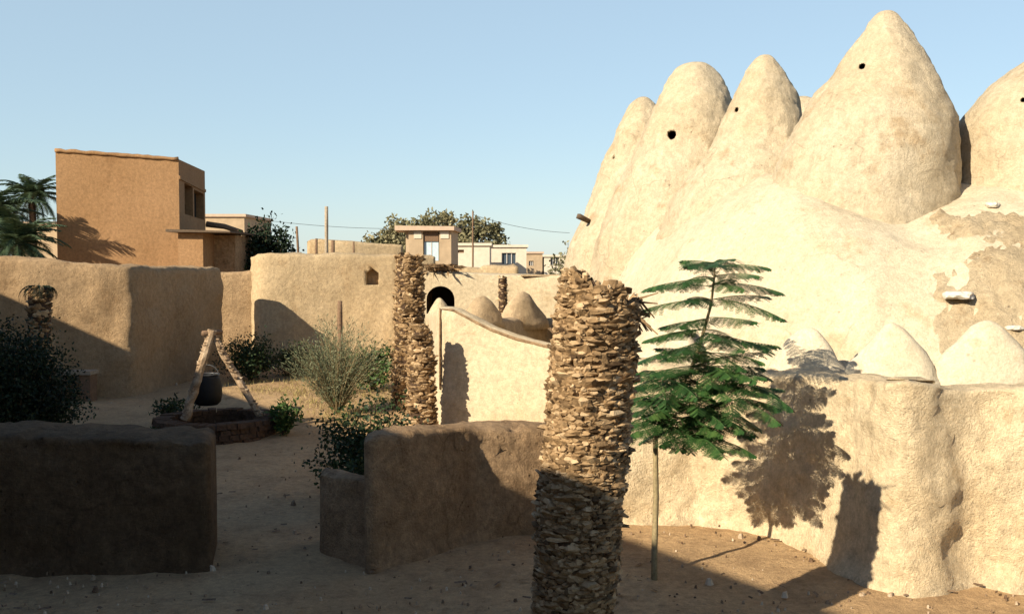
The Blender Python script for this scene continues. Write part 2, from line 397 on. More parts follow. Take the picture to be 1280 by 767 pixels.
# right court wall with merlons
cw = thing('adobe_wall', 'pale straw coloured mud wall with cone merlons on top, right of the feathery tree', 'wall', (3.9, 11.4, 0))
g1, g2, g3 = G(705, 652), G(800, 651), G(872, 650)
CP = [(g1.x, g1.y), (g2.x, g2.y), (g3.x, g3.y), (3.15, 12.75), (3.58, 11.9), (3.78, 11.2), (3.9, 10.5), (4.0, 10.25), (4.25, 10.22), (4.55, 10.4), (4.85, 10.58), (5.25, 10.52), (6.0, 10.3), (9.0, 9.4)]
CHs = [1.3, 1.4, 1.7, 1.99, 2.07, 2.12, 2.17, 2.2, 2.19, 2.15, 2.1, 2.1, 2.09, 2.1]
CB = [.1, .1, .12, .16, .14, .12, .12, .14, .16, .14, .03, .2, .22, .2]
wc = mudwall(CP, CHs, thick=.7, batter=CB, rnd=.06, amp=.06, seed=4, dents=.1, step=.075, bexp=1.6, smooth=3, chip=.1, flare=.14)
wr = mudwall([(1.55, 17.2), (1.95, 15.2), (2.45, 13.8)], [1.9, 1.92, 1.95], thick=.6, batter=.1, amp=.05, seed=44)
build('rear_wall', wr, M['court'], cw, True)
build('wall_body', wc, M['court'], cw, True)
for i, (px, D, wid, tip, d) in enumerate([(850, 15.2, 1.1, 402, (.3, -1)), (1010, 12.9, 1.12, 407, (.8, -.6)), (1116, 11.95, 1.14, 404, (.95, -.3)), (1236, 11.75, 1.4, 399, (1, -.2))]):
    zt = Z(tip, D); zb = 2.0
    build('merlon', merlon((X(px, D), D, zb), d, wid, .42, zt - zb, i), M['merlon'], cw, True)

# curved wall
vw = thing('adobe_wall', 'cream curved mud wall sweeping down to the right, behind the far palm trunk', 'wall', (-.6, 19.9, 0))
pts = []; hs = []
for px, D, y in [(531, 22.6, 392), (543, 20.6, 390), (550, 20.0, 384), (566, 19.8, 386), (585, 19.7, 396), (612, 19.5, 410), (645, 19.2, 422), (690, 18.8, 433), (715, 18.4, 436)]:
    pts.append((X(px, D), D)); hs.append(Z(y, D))
build('wall_body', mudwall(pts, hs, thick=.42, batter=.06, rnd=.06, amp=.03, seed=5), M['curve'], vw, True)
rim_line = MB()  # dark brown tube paints the shadow line along the top edge and corner
rp = [Vector((p[0], p[1] - .02, h - .02)) for p, h in zip(pts[2:], hs[2:])]
rp = [Vector((pts[2][0]-.0, pts[2][1]-.06, .9))] + rp
rim_line.tube(rp, .024, 6, rough=.5)
build('rim_line', rim_line, M['brown'], vw, True)
build('merlon', merlon((X(549, 22.4), 22.4, 2.2), (1, .1), .62, .5, Z(371, 22.4) - 2.2, 9), M['curve'], vw, True)

# wall with two brown cones
kw = thing('adobe_wall', 'brown mud wall with two large cone merlons, behind the cream curved wall', 'wall', (X(630, 24), 24, 0))
kp = [(X(566, 22.0), 22.0), (X(600, 22.9), 22.9), (X(655, 24.6), 24.6), (X(686, 25.6), 25.6), (X(702, 25.2), 25.2)]
build('wall_body', mudwall(kp, [Z(398, 22), Z(399, 22.9), Z(398, 24.6), Z(400, 25.6), Z(398, 25.2)], thick=.5, batter=.1, amp=.04, seed=6, smooth=1), M['conew'], kw, True)
for i, (px, D, tip, wd) in enumerate([(602, 23.3, 369, 1.25), (653, 24.9, 364, 1.5)]):
    zb = Z(402, D); build('merlon', merlon((X(px, D), D, zb), (.8, .6), wd, .55, Z(tip, D) - zb, 20+i), M['conew'], kw, True)

# left wall with a sharp corner
lp = [(-17.5, 24.2), (X(0, 24.9), 24.9), (X(164, 25.8), 25.8), (X(220, 28.6), 28.6), (X(275, 31.4), 31.4)]
lm = mudwall(lp, [3.62, 3.6, 3.38, 3.32, 3.3], thick=1.0, batter=.1, rnd=.16, amp=.07, seed=8, smooth=2, step=.16, dents=.06)
build('adobe_wall', lm, M['left'], smooth=True, label='tall tan mud wall with a corner, left side, half sunlit and half in shade', cat='wall')

# middle wall with pointed niche, low link wall
mm = thing('adobe_wall', 'long sand coloured mud wall with a small pointed niche, below the bare pole', 'wall', (X(400, 33), 33.5, 0))
mo = build('wall_body', mudwall([(X(313, 33.6), 33.6), (X(322, 33.0), 33.0), (X(360, 33.1), 33.1), (X(495, 33.8), 33.8), (X(540, 34.2), 34.2)], [3.68, 3.75, 3.76, 3.72, 3.7], thick=.7, batter=.1, rnd=.14, amp=.05, seed=9, step=.18), M['mid'], mm, True)
nx0, nx1 = X(457.5, 33.6), X(473, 33.6); z0, z1, zt = Z(356, 33.6), Z(341, 33.6), Z(335, 33.6)
xm = (nx0+nx1)/2
def niche(y0, y1, g=0):
    mb = MB(); loop = [(nx0+g, z0+g), (nx1-g, z0+g), (nx1-g, z1), (xm+.12, z1+.06), (xm, zt-g), (xm-.12, z1+.06), (nx0+g, z1)]
    mb.hexa([(a, y0, b) for a, b in loop], [(a, y1, b) for a, b in loop]); return mb
cut(mo, [niche(33.0, 33.95)])
build('niche_back', niche(33.93, 34.0, .004), M['left'], mm)
build('adobe_wall', mudwall([(X(262, 33.2), 33.2), (X(290, 33.3), 33.3), (X(318, 33.5), 33.5)], [3.14, 3.13, 3.15], thick=.5, amp=.05, seed=10, step=.18), M['left'], smooth=True,
      label='short low orange brown wall linking the tall corner wall to the niche wall', cat='wall')
build('adobe_wall', mudwall([(X(388, 40), 40), (X(440, 40), 40.0), (X(500, 40.5), 40.5)], [Z(299, 40), Z(302, 40), Z(305, 40)], thick=.6, amp=.05, seed=11, step=.3), M['mid'], smooth=True,
      label='rear mud parapet wall with short stakes, peeping over the niche wall', cat='wall')

# stakes and poles on the walls
def pole(name, px, y0, y1, D, r, lab, cat='post', px1=None, mat='dark_wood', base=None, group=None):
    mb = MB(); a = P(px, y0, D); b = P(px1 or px, y1, D)
    if base is not None: a.z = base
    n = 8; pts = [a.lerp(b, k/n) + Vector((.02*noise.noise(Vector((k*.7, px, 0))), 0, 0)) for k in range(n+1)]
    mb.tube(pts, [r*(1 - .25*k/n) for k in range(n+1)], 8, rough=.25)
    return build(name, mb, M[mat], smooth=True, label=lab, cat=cat, group=group)
pole('wooden_pole', 408, 320, 258, 36.5, .085, 'tall bare grey pole standing up behind the niche wall', 'pole', mat='pale_wood', base=0)
pole('wooden_stake', 395.5, 312, 298, 38.5, .07, 'short dark stake left of the tall bare pole', 'stake', base=0)
pole('wooden_stake', 416, 318, 300, 38.5, .1, 'thick dark stake close to the right of the tall bare pole', 'stake', base=0)
pole('wooden_stake', 442, 318, 302, 39, .05, 'thin dark stake before the rear parapet, farthest right of the stakes', 'stake', base=0)
pole('leaning_stake', 378, 312, 283, 38, .06, 'thin dark stick leaning left beside the dark bushy tree', 'stake', px1=371, base=0)
pole('wooden_post', 425, 440, 376, 26, .085, 'dark post rising behind the wispy grey green bush', 'post', base=0)

# ------------------------------------------------------------------ beehive houses
def interp(prof, y):
    for a, b in zip(prof, prof[1:]):
        if a[0] <= y <= b[0]:
            u = (y - a[0]) / (b[0] - a[0]); return a[1] + (b[1]-a[1])*u, a[2] + (b[2]-a[2])*u
    return prof[-1][1:]
def beehive(prof, D, seed, foot_r):
    """prof rows: pixel y, left and right outline; turned into rings round an axis at distance D"""
    mb = MB(); n = 110
    ys = []; y = prof[0][0]
    rows = []
    ytip = prof[0][0]
    K = 70; y1 = prof[-1][0]
    for k in range(K+1):
        u = (k/K)**1.35; y = ytip + (y1-ytip)*u
        l, r = interp(prof, y); rows.append([Z(y, D), X((l+r)/2, D), (r-l)/2*D/F])
    for _ in range(3):
        rows = [rows[0]] + [[rows[i][0]] + [(rows[i-1][j]+2*rows[i][j]+rows[i+1][j])/4 for j in (1, 2)] for i in range(1, len(rows)-1)] + [rows[-1]]
    zl, xl, rl = rows[-1]
    for k in range(1, 9): rows.append([zl + (-.2-zl)*k/8, xl, rl + (foot_r-rl)*k/8])
    rings = []
    for (z, xc, r) in rows:
        ring = []
        for j in range(n):
            a = 2*math.pi*j/n; q = Vector((xc + r*math.cos(a), D + r*math.sin(a), z)); s = q + Vector((seed*4.1, seed, 0))
            dr = .05*fr(s, .9, 3) + .03*fr(s, 3, 3) + .010*fr(s, 10, 2) + .004*math.sin(z*31 + 5*noise.noise(s*.9))
            dr *= min(1, r/.45)
            ring.append(mb.vert((q.x + dr*math.cos(a), q.y + dr*math.sin(a), z + .3*dr)))
        rings.append(ring)
    for a, b in zip(rings, rings[1:]):
        for j in range(n): mb.f.append((a[j], b[j], b[(j+1) % n], a[(j+1) % n]))
    mb.f.append(tuple(rings[0])); mb.f.append(tuple(rings[-1][::-1]))
    return mb
HV = [
 ('tall narrow pale beehive house behind the holed one, leftmost of the domes', 22.8,
  [(121.5, 799, 807), (124, 793, 812), (130, 786, 818), (140, 780, 824), (160, 771, 833), (200, 756, 852), (250, 737, 880), (280, 724, 900), (310, 711, 915), (335, 705, 922), (400, 700, 930)], 2.6, [(766, 197, 2.2)]),
 ('broad round topped pale beehive house with one large black hole', 20.5,
  [(79.5, 860, 876), (83, 848, 886), (90, 841, 891), (100, 834, 897), (120, 823, 908), (135, 816, 914), (165, 804, 920), (195, 792, 925), (228, 771, 927), (260, 761, 928), (300, 748, 932), (345, 738, 936)], 2.3, [(839, 168, 6.2)]),
 ('pointed pale beehive house between the holed dome and the tallest cone', 18.8,
  [(69.5, 947, 960), (73, 941, 965), (80, 936, 970), (90, 930, 977), (105, 922, 985), (120, 915, 992), (147, 905, 1001), (170, 896, 1007), (195, 882, 1012), (215, 864, 1016), (250, 838, 1020), (300, 818, 1026)], 2.3, [(918, 137, 3.6)]),
 ('tallest pale beehive house, a pointed cone with a small square hole near its top', 16.8,
  [(15, 1095, 1110), (19, 1089, 1115), (30, 1080, 1123), (45, 1070, 1136), (57, 1061, 1143), (87, 1043, 1158), (110, 1024, 1169), (130, 1009, 1178), (155, 996, 1186), (192, 978, 1190), (230, 963, 1190), (262, 952, 1190), (300, 938, 1190)], 2.2, [(1077, 82, 4.2)]),
 ('wide pale beehive house cut by the right edge of the photo', 16.8,
  [(58, 1303, 1317), (63, 1293, 1328), (70, 1284, 1338), (77, 1275, 1345), (100, 1243, 1376), (118, 1225, 1394), (137, 1209, 1410), (155, 1198, 1422), (190, 1189, 1434), (235, 1183, 1440), (300, 1176, 1450)], 2.2, [(1280, 124, 3.0)]),
 ('small beehive house top barely peeping out left of the tallest cone', 24.5,
  [(121, 994, 1006), (125, 984, 1016), (140, 970, 1030), (170, 955, 1045), (220, 935, 1065), (300, 910, 1090)], 2.4, []),
]
for i, (lab, D, prof, foot, holes) in enumerate(HV):
    l, r = interp(prof, prof[-1][0])
    root = thing('beehive_house', lab, 'beehive house', (X((l+r)/2, D), D, 0), 'mud beehive houses on the terrace')
    o = build('dome', beehive(prof, D, i+1, foot), M['beehive'], root, True)
    for (hx, hy, hr) in holes:
        l, r = interp(prof, hy); rad = (r-l)/2*D/F; xc = X((l+r)/2, D); x = X(hx, D)
        yy = D - math.sqrt(max(.01, rad*rad - (x-xc)**2))     # on the skin of the dome
        c = P(hx, hy, yy); rr = hr*yy/F
        ax = Vector((xc-x, D-yy, .0)).normalized(); ax = (ax + ray(hx, hy).normalized()).normalized()
        def tub(k, a, b, open_=False):
            mb = MB(); mb.tube([c + ax*a, c + ax*b], rr*k, 9); hv = []
            for q in mb.v:
                q = Vector(q); o_ = q - c; al = ax*o_.dot(ax); rd = o_ - al
                hv.append(tuple(c + al + rd*(1 + .22*noise.noise(rd.normalized()*1.7 + Vector((hx, 0, 0))))))
            mb.v = hv
            if open_: mb.f = [f for f in mb.f if len(f) == 4] + [mb.f[-1]]
            return mb
        cut(o, [tub(1.0, -.4, .75)])
        o.data.polygons.foreach_set('use_smooth', [True]*len(o.data.polygons))
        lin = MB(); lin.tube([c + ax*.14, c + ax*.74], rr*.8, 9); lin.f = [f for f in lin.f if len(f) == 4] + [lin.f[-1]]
        build('vent_hole', lin, M['vent_clay'], root, False, recalc=False)
    if i == 0:      # stub sticking out of the flank
        st = MB(); a = P(721, 270, 21.9); st.tube([a + Vector((.35, .3, -.12)), a + Vector((.06, 0, -.02)), a], [.05, .06, .05], 7, rough=.4)
        build('beam_stub', st, M['bark'], root, True)

# terrace that carries the domes: a plastered mass rising from the court wall
FT = [(1.3, 23.5), (1.35, 19.6), (1.95, 16.4), (3.15, 14.4), (4.6, 13.2), (6.2, 12.5), (9.0, 11.4), (13.5, 10.2)]
def sdist(x, y):
    best, sg = 1e9, 1
    for (a, b), (c, d) in zip(FT, FT[1:]):
        ux, uy = c-a, d-b; L2 = ux*ux+uy*uy; t = max(0, min(1, ((x-a)*ux + (y-b)*uy)/L2))
        dx, dy = x-(a+ux*t), y-(b+uy*t); dd = dx*dx+dy*dy
        if dd < best: best = dd; sg = 1 if ux*dy - uy*dx > 0 else -1
    return sg*math.sqrt(best)
def tbase(d, x):
    d = max(d, 0); k = max(0, min(1, (x - 4.2)/1.9)); k = k*k*(3-2*k)
    return 1.45 + (3.35 - .75*k)*(1 - math.exp(-d/(1.05 + .3*k))) + (.16 + .03*k)*d
def terr(x, y):
    d = sdist(x, y)
    if d < -.02: return -.15
    z = tbase(d, x)
    z += .10*fr((x, y, 1), .6, 4) + .035*fr((x, y, 5), 2.2, 4)
    k = max(0, min(1, (y - 19.2)/2.4)); return z*(1 - .75*k*k*(3-2*k))
def field(x0, x1, y0, y1, st, fn):
    mb = MB(); na = int((x1-x0)/st)+1; nb = int((y1-y0)/st)+1
    for j in range(nb):
        for i in range(na): x, y = x0+i*st, y0+j*st; mb.vert((x, y, fn(x, y)))
    for j in range(nb-1):
        for i in range(na-1):
            f = (j*na+i, j*na+i+1, (j+1)*na+i+1, (j+1)*na+i)
            if max(mb.v[k][2] for k in f) > -.14: mb.f.append(f)
    return mb
build('mud_terrace', field(.6, 13.5, 10, 27, .085, terr), M['terrace'], smooth=True, recalc=False,
      label='big smooth sloping mass of bleached mud plaster below the beehive houses', cat='terrace')
# crumbling brown bank on the right
def bank(x, y):
    d = sdist(x, y); e = x - (5.65 + .18*(y-13) + .3*fr((y*1.2, 2, 0), 1, 4))
    top = 2.6 + .4*fr((x*1.1, 0, 0), 1, 4)
    if d < -.05 or e < -.5 or d > top + .3: return -.15
    k = max(0, min(1, (e+.45)/.9)); k = k*k*(3-2*k); u = max(0, min(1, (top+.25-d)/.4)); k *= u
    z = tbase(d, x) + .10*fr((x, y, 1), .6, 4)
    rough = .10*fr((x, y, 7), 1.7, 4) + .10*abs(fr((x, y, 4), 4.5, 4)) + .04*fr((x, y, 2), 11, 3)
    scarp = -.22*math.exp(-((d-1.75)/.22)**2)*max(0, noise.noise(Vector((x*.9, 4, 0)))+.45)
    return z - .12*(1-k) + k*(.02 + rough + scarp)
build('mud_bank', field(5, 13.5, 10, 17, .06, bank), M['bank'], smooth=True, recalc=False,
      label='crumbling brown mud bank at the right, under the wide cut off beehive house', cat='bank')
def rock(c, sx, sy, sz, seed, name, lab, cat='stone', mat='stone', group=None):
    mb = MB(); bm = bmesh.new(); bmesh.ops.create_icosphere(bm, subdivisions=3, radius=1)
    for v in bm.verts:
        q = v.co.copy(); k = 1 + .35*fr(q + Vector((seed*3.3, 0, 0)), 1.1, 3)
        q *= k; q.z = max(-.6, min(.55, q.z))
        mb.vert((c[0]+q.x*sx, c[1]+q.y*sy, c[2]+q.z*sz))
    for f in bm.faces: mb.f.append(tuple(v.index for v in f.verts))
    bm.free(); return build(name, mb, M[mat], smooth=False, label=lab, cat=cat, group=group)
def on_terrace(px, py, fn):
    r = ray(px, py); t = 9.0
    while t < 25:
        p = Vector((0, 0, CH)) + r*t
        if p.z < max(terr(p.x, p.y), fn(p.x, p.y)): return p
        t += .02
    return p
p = on_terrace(1194, 371, bank); rock((p.x, p.y-.1, p.z+.03), .2, .22, .09, 1, 'flat_stone', 'flat white stone slab jutting out of the crumbling bank')
p = on_terrace(1268, 411, bank); rock((p.x, p.y, p.z+.02), .1, .1, .05, 2, 'flat_stone', 'small white stone on the bank at the right edge, lower than the slab')
p = on_terrace(1240, 258, bank); rock((p.x, p.y, p.z+.02), .1, .12, .07, 3, 'flat_stone', 'pale stone lying at the foot of the cut off beehive house')

# ------------------------------------------------------------------ palm trunks with stubs of cut leaves
def palm_trunk(axis_pts, seed, row=.055, per=14, size=1.0, top=None, core=None, parent=None):
    """axis_pts: (x, y, z, r); the shaft is covered with broken leaf bases"""
    rnd = random.Random(seed)
    def at(z):
        for a, b in zip(axis_pts, axis_pts[1:]):
            if a[2] <= z <= b[2]:
                u = (z-a[2])/(b[2]-a[2]); return [a[k]+(b[k]-a[k])*u for k in range(4)]
        return axis_pts[-1] if z > axis_pts[0][2] else axis_pts[0]
    zb, ze = axis_pts[0][2], axis_pts[-1][2]
    mb = MB(); z = zb; k = 0
    while z < ze:
        x, y, _, r = at(z); off = rnd.random()*6.28
        for j in range(per):
            a = off + 2*math.pi*(j + rnd.uniform(-.35, .35))/per
            zz = z + rnd.uniform(-.6, .6)*row
            lim = top(a) if top else ze
            if zz > lim: continue
            ra = r*(.90 + .08*noise.noise(Vector((math.cos(a)*1.2, math.sin(a)*1.2, zz*1.7 + seed))) + .05*noise.noise(Vector((a*3, zz*6, seed))))
            if rnd.random() < .05: continue
            out = Vector((math.cos(a), math.sin(a), 0)); tan = Vector((-math.sin(a), math.cos(a), 0)); up = Vector((0, 0, 1))
            tilt = rnd.gauss(.62, .4); big = 1.5 if rnd.random() < .14 else 1; ln = big*size*rnd.uniform(.055, .115); w = big*size*rnd.uniform(.03, .105); th = size*rnd.uniform(.014, .045)
            dirv = (out*math.cos(tilt) + up*math.sin(tilt) + tan*rnd.uniform(-.4, .4)).normalized()
            nrm = (up*math.cos(tilt) - out*math.sin(tilt)); base = Vector((x, y, zz)) + out*(ra - .06*size)
            tn = max(0, min(1, rnd.gauss(.5, .22)))
            lo, hi = [], []
            for (u, v) in ((-1, -.2), (-.5, -.9), (.5, -.9), (1, -.2), (.45, .9), (-.45, .9)):
                lo.append(base + tan*w*u*1.1 + nrm*th*v*1.3)
                e = ln*rnd.uniform(.72, 1.15)
                hi.append(base + dirv*e + tan*w*u*rnd.uniform(.6, .95) + nrm*th*v*rnd.uniform(.5, 1.1))
            mb.hexa(lo, hi, tn)
        z += row
    cb = MB(); n = 26; rings = []; zz = zb
    K = 46
    for i in range(K+1):
        zz = zb + (ze-zb)*i/K; x, y, _, r = at(zz); ring = []
        for j in range(n):
            a = 2*math.pi*j/n; lim = (top(a) if top else ze) - .04
            q = Vector((x + math.cos(a)*r*.82, y + math.sin(a)*r*.82, min(zz, lim)))
            q += Vector((math.cos(a), math.sin(a), 0))*.05*r*fr(q + Vector((seed, 0, 0)), 5, 3); ring.append(cb.vert(q))
        rings.append(ring)
    for a, b in zip(rings, rings[1:]):
        for j in range(n): cb.f.append((a[j], a[(j+1) % n], b[(j+1) % n], b[j]))
    cb.f.append(tuple(rings[-1]))
    return mb, cb

# nearest trunk
D1 = 7.8; ap = []
for y, l, r in [(860, 652, 762), (767, 660, 767), (700, 664, 778), (640, 667, 784), (560, 674, 791), (500, 679, 794), (440, 684, 799), (400, 688, 801), (370, 694, 803), (334, 698, 806)]:
    p = P((l+r)/2, y, D1); ap.append((p.x, p.y, p.z if y < 860 else -.1, (r-l)/2*D1/F))
ztop = ap[-1][2]
def top1(a):
    c = math.cos(a)             # ragged: peak towards the left, lower to the right
    return ztop - (.03 if c < -.35 else .15) - (.10 if c > .55 else 0) - .1*abs(noise.noise(Vector((a*2.3, 1, 0))))
root = thing('palm_trunk', 'large ragged dead palm trunk of broken leaf bases, nearest the camera', 'palm trunk', (ap[0][0], D1, 0), 'dead palm trunks')
mb, cb = palm_trunk(ap, 3, row=.020, per=38, size=.6, top=top1)
build('leaf_bases', mb, M['palmbase'], root); build('trunk_core', cb, M['palmcore'], root, True)
# frayed fibre hanging at the top right
rnd = random.Random(5); fb = MB()
for i in range(26):
    a = P(rnd.uniform(790, 800), rnd.uniform(370, 400), D1 + rnd.uniform(-.15, .1)); L = rnd.uniform(.08, .22)
    d = Vector((rnd.uniform(.2, 1), rnd.uniform(-.6, .6), rnd.uniform(-.9, .15))).normalized(); s = Vector((-d.z, 0, d.x))*.012
    fb.quad(a-s, a+s, a+d*L+s*.4, a+d*L-s*.4, rnd.random()*.3)
build('frayed_fibre', fb, M['palmbase'], root, recalc=False)

# far tall trunk and the stouter short one beside it
D2 = 23.4; ap2 = []
for y, l, r in [(510, 487, 531), (470, 488, 531), (400, 491, 532), (350, 492, 532), (319, 493, 530)]:
    p = P((l+r)/2, y, D2); ap2.append((p.x, p.y, p.z if y < 505 else -.1, (r-l)/2*D2/F))
root = thing('palm_trunk', 'tall slender dead palm trunk beside the arched gateway, behind the dark leafy bush', 'palm trunk', (ap2[0][0], D2, 0), 'dead palm trunks')
mb, cb = palm_trunk(ap2, 11, row=.055, per=18, size=.9)
build('leaf_bases', mb, M['palmbase'], root); build('trunk_core', cb, M['palmcore'], root, True)
D3 = 19.2; ap3 = []
for y, l, r in [(545, 505, 549), (500, 506, 547), (450, 508, 544), (420, 510, 541), (407, 512, 534)]:
    p = P((l+r)/2, y, D3); ap3.append((p.x, p.y, p.z if y < 540 else -.1, (r-l)/2*D3/F))
root = thing('palm_trunk', 'short stout dead palm trunk standing right in front of the tall slender one', 'palm trunk', (ap3[0][0], D3, 0), 'dead palm trunks')
mb, cb = palm_trunk(ap3, 12, row=.055, per=18, size=.9)
build('leaf_bases', mb, M['palmbase'], root); build('trunk_core', cb, M['palmcore'], root, True)
D4 = 28.5; ap4 = [(X(629, D4), D4, -.1, .16), (X(629, D4), D4, Z(400, D4), .15), (X(628, D4), D4, Z(346, D4), .14)]
root = thing('palm_trunk', 'thin palm post before the far pale wall, behind the two brown cones', 'palm trunk', (X(629, D4), D4, 0), 'dead palm trunks')
mb, cb = palm_trunk(ap4, 13, row=.1, per=9, size=.7)
build('leaf_bases', mb, M['palmbase'], root); build('trunk_core', cb, M['palmcore'], root, True)

# ------------------------------------------------------------------ fronds
def pinnate(mb, base, az, el, L, npairs, plen, droop, rnd, leafw=.02, tone0=.5, blade=True, width=1.0, rach=.012, vdroop=.35):
    """one palm frond: rachis and leaflets"""
    p = Vector(base); pts = [p.copy()]; e = el; seg = 10; fw = Vector((math.cos(az), math.sin(az), 0))
    for k in range(seg):
        p = p + (fw*math.cos(e) + Vector((0, 0, 1))*math.sin(e))*(L/seg); e -= droop/seg; pts.append(p.copy())
    mb.tube(pts, [rach*(1-.8*k/seg) for k in range(seg+1)], 4, tone0*.7)
    side = Vector((-math.sin(az), math.cos(az), 0))
    for i in range(npairs):
        u = .12 + .88*i/npairs; q = u*seg; k = min(int(q), seg-1); c = pts[k].lerp(pts[k+1], q-k); d = (pts[k+1]-pts[k]).normalized()
        ln = plen*(math.sin(math.pi*min(1, .15+u*.85))**.6)*rnd.uniform(.8, 1.1)
        for s in (-1, 1):
            v = (side*s*.8 + d*.6 + Vector((0, 0, -vdroop*rnd.uniform(.3, 1.3)))).normalized()
            wv = d*leafw; t = min(1, max(0, tone0 + rnd.gauss(0, .16)))
            mb.quad(c - wv*.5, c + wv*.5, c + v*ln*.6 + wv*.45 + Vector((0,0,.02)), c + v*ln, t)
def palm(name, lab, base, h, L, nf, seed, group):
    rnd = random.Random(seed); root = thing(name, lab, 'palm tree', base, group)
    tr = MB(); b = Vector(base); tr.tube([b + Vector((0, 0, -.1)), b + Vector((.05, 0, h*.5)), b + Vector((0, 0, h))], [.24, .2, .2], 10, rough=.3)
    build('trunk', tr, M['palmcore'], root, True)
    mb = MB()
    for i in range(nf):
        u = i/nf; el = 1.35 - 1.75*u + rnd.uniform(-.12, .12)
        pinnate(mb, b + Vector((0, 0, h)), i*2.4 + rnd.uniform(-.2, .2), el, L*rnd.uniform(.8, 1.1), 34, L*.24, 1.2 + .5*rnd.random(), rnd, .05*L/2, rnd.uniform(.3, .75), rach=.02)
    build('crown', mb, M['palm'], root, recalc=False)
p = P(40, 246, 60); palm('date_palm', 'green date palm rising left of the ochre box house', (p.x, p.y, 0), p.z, 2.3, 44, 1, 'date palms behind the tall tan wall')
p = P(-2, 275, 43); palm('date_palm', 'date palm half cut by the left edge of the photo, behind the tall tan wall', (p.x-.4, p.y, 0), p.z, 2.6, 46, 2, 'date palms behind the tall tan wall')
p = P(22, 306, 41); palm('date_palm', 'lowest dark date palm spreading just above the tall tan wall', (p.x, p.y, 0), p.z, 2.3, 44, 3, 'date palms behind the tall tan wall')
# stub of a palm in front of the left wall
D5 = 19.5; ap5 = [(X(47, D5), D5, -.1, .27), (X(48, D5), D5, Z(420, D5), .25), (X(49, D5), D5, Z(357, D5), .24)]
root = thing('palm_trunk', 'short dark palm trunk topped with dry drooping fronds, before the tall tan wall', 'palm trunk', (X(47, D5), D5, 0), 'dead palm trunks')
mb, cb = palm_trunk(ap5, 14, row=.07, per=11, size=.8)
build('leaf_bases', mb, M['palmbase'], root); build('trunk_core', cb, M['palmcore'], root, True)
fm = MB(); rnd = random.Random(8)
for i in range(13): pinnate(fm, (X(49, D5), D5, Z(360, D5)), i*2.4, .55, rnd.uniform(.35, .6), 12, .12, 2.6, rnd, .02, .25)
build('dry_fronds', fm, M['blackish'], root, recalc=False)

# ------------------------------------------------------------------ feathery young tree
def flame_frond(mb, base, az, el, L, droop, rnd, tone0):
    p = Vector(base); pts = [p.copy()]; e = el; seg = 12; fw = Vector((math.cos(az), math.sin(az), 0)); sd = Vector((-math.sin(az), math.cos(az), 0))
    for k in range(seg):
        p = p + (fw*math.cos(e) + Vector((0, 0, 1))*math.sin(e))*(L/seg); e -= droop/seg; pts.append(p.copy())
    mb.tube(pts, [.006*(1-.7*k/seg) for k in range(seg+1)], 3, .6, cap=False)
    npair = int(15*L/.7) + 3
    for i in range(npair):
        u = .16 + .84*i/(npair-1); q = min(u*seg, seg-.001); k = int(q); c = pts[k].lerp(pts[k+1], q-k); d = (pts[k+1]-pts[k]).normalized()
        up = sd.cross(d) * -1
        pl = .19*(math.sin(math.pi*(.16+.80*u)))**.55*rnd.uniform(.85, 1.1)
        for s in (-1, 1):
            v = (sd*s*.92 + d*.42 + Vector((0, 0, -.48*rnd.uniform(.4, 1.4)))).normalized()
            w_ = v.cross(Vector((0, 0, 1))).normalized(); t0 = min(1, max(0, tone0 + rnd.gauss(0, .13)))
            nl = 7
            for m in range(nl):
                a = c + v*pl*(m+.4)/nl; g = .0205*(1-.35*abs(m/nl-.4))
                for s2 in (-1, 1):
                    tip = a + w_*s2*g*1.25 + v*g*.7 + Vector((0, 0, -.003)); h = v*g*.42
                    mb.quad(a-h, a+h, tip+h*.7, tip-h*.4, t0)
D6 = 10.75; rnd = random.Random(21)
tb = G(818, 726)
stem = [Vector((tb.x, tb.y, -.05)), P(818, 690, D6), P(820, 620, D6), P(819, 545, D6+.03), P(832, 508, D6+.06), P(864, 462, D6+.12), P(878, 420, D6+.13), P(889, 380, D6+.13), P(893, 345, D6+.12), P(893, 328, D6+.12)]
root = thing('young_tree', 'slim young tree with flat feathery green fronds, right of the near palm trunk', 'tree', (tb.x, tb.y, 0))
sm = MB(); sm.tube(stem, [.036, .034, .031, .028, .025, .021, .018, .015, .011, .006], 8, rough=.15)
fo = MB()
def stem_at(u):
    q = u*(len(stem)-1); k = min(int(q), len(stem)-2); return stem[k].lerp(stem[k+1], q-k)
# (height px along stem, number, length)
LV = [(320, 4, .38, .16), (333, 4, .66, .10), (346, 4, .80, .06), (355, 4, .88, .10), (377, 5, .84, .02), (398, 4, .66, .05), (414, 5, .84, .0), (431, 6, .86, .02), (447, 7, .8, .0), (464, 9, .92, .02), (484, 10, .90, .0), (504, 10, .82, -.04), (520, 8, .70, -.12), (534, 6, .58, -.3)]
ga = .3
for (py, nfr, L, el) in LV:
    lo, hi = 0.0, 1.0
    zt = Z(py, D6+.1); best = min((abs(stem_at(i/200).z - zt), i/200) for i in range(201))[1]
    c = stem_at(best)
    for j in range(nfr):
        ga += 2.39996
        c = stem_at(min(1, max(0, best + rnd.uniform(-.008, .008)*(1 if py < 420 else 2.5))))
        az = ga + rnd.uniform(-.2, .2); lx = L*rnd.uniform(.62, 1.1)
        if py > 440: c2 = c + Vector((.16, .02, 0))
        else: c2 = c
        if (c2-c).length > .01: sm.tube([c, c2.lerp(c, .4) + Vector((0, 0, .02)), c2], .008, 4, cap=False)
        flame_frond(fo, c2, az, el + rnd.uniform(-.12, .2), lx, rnd.uniform(.15, .5), rnd, rnd.uniform(.25, .65))
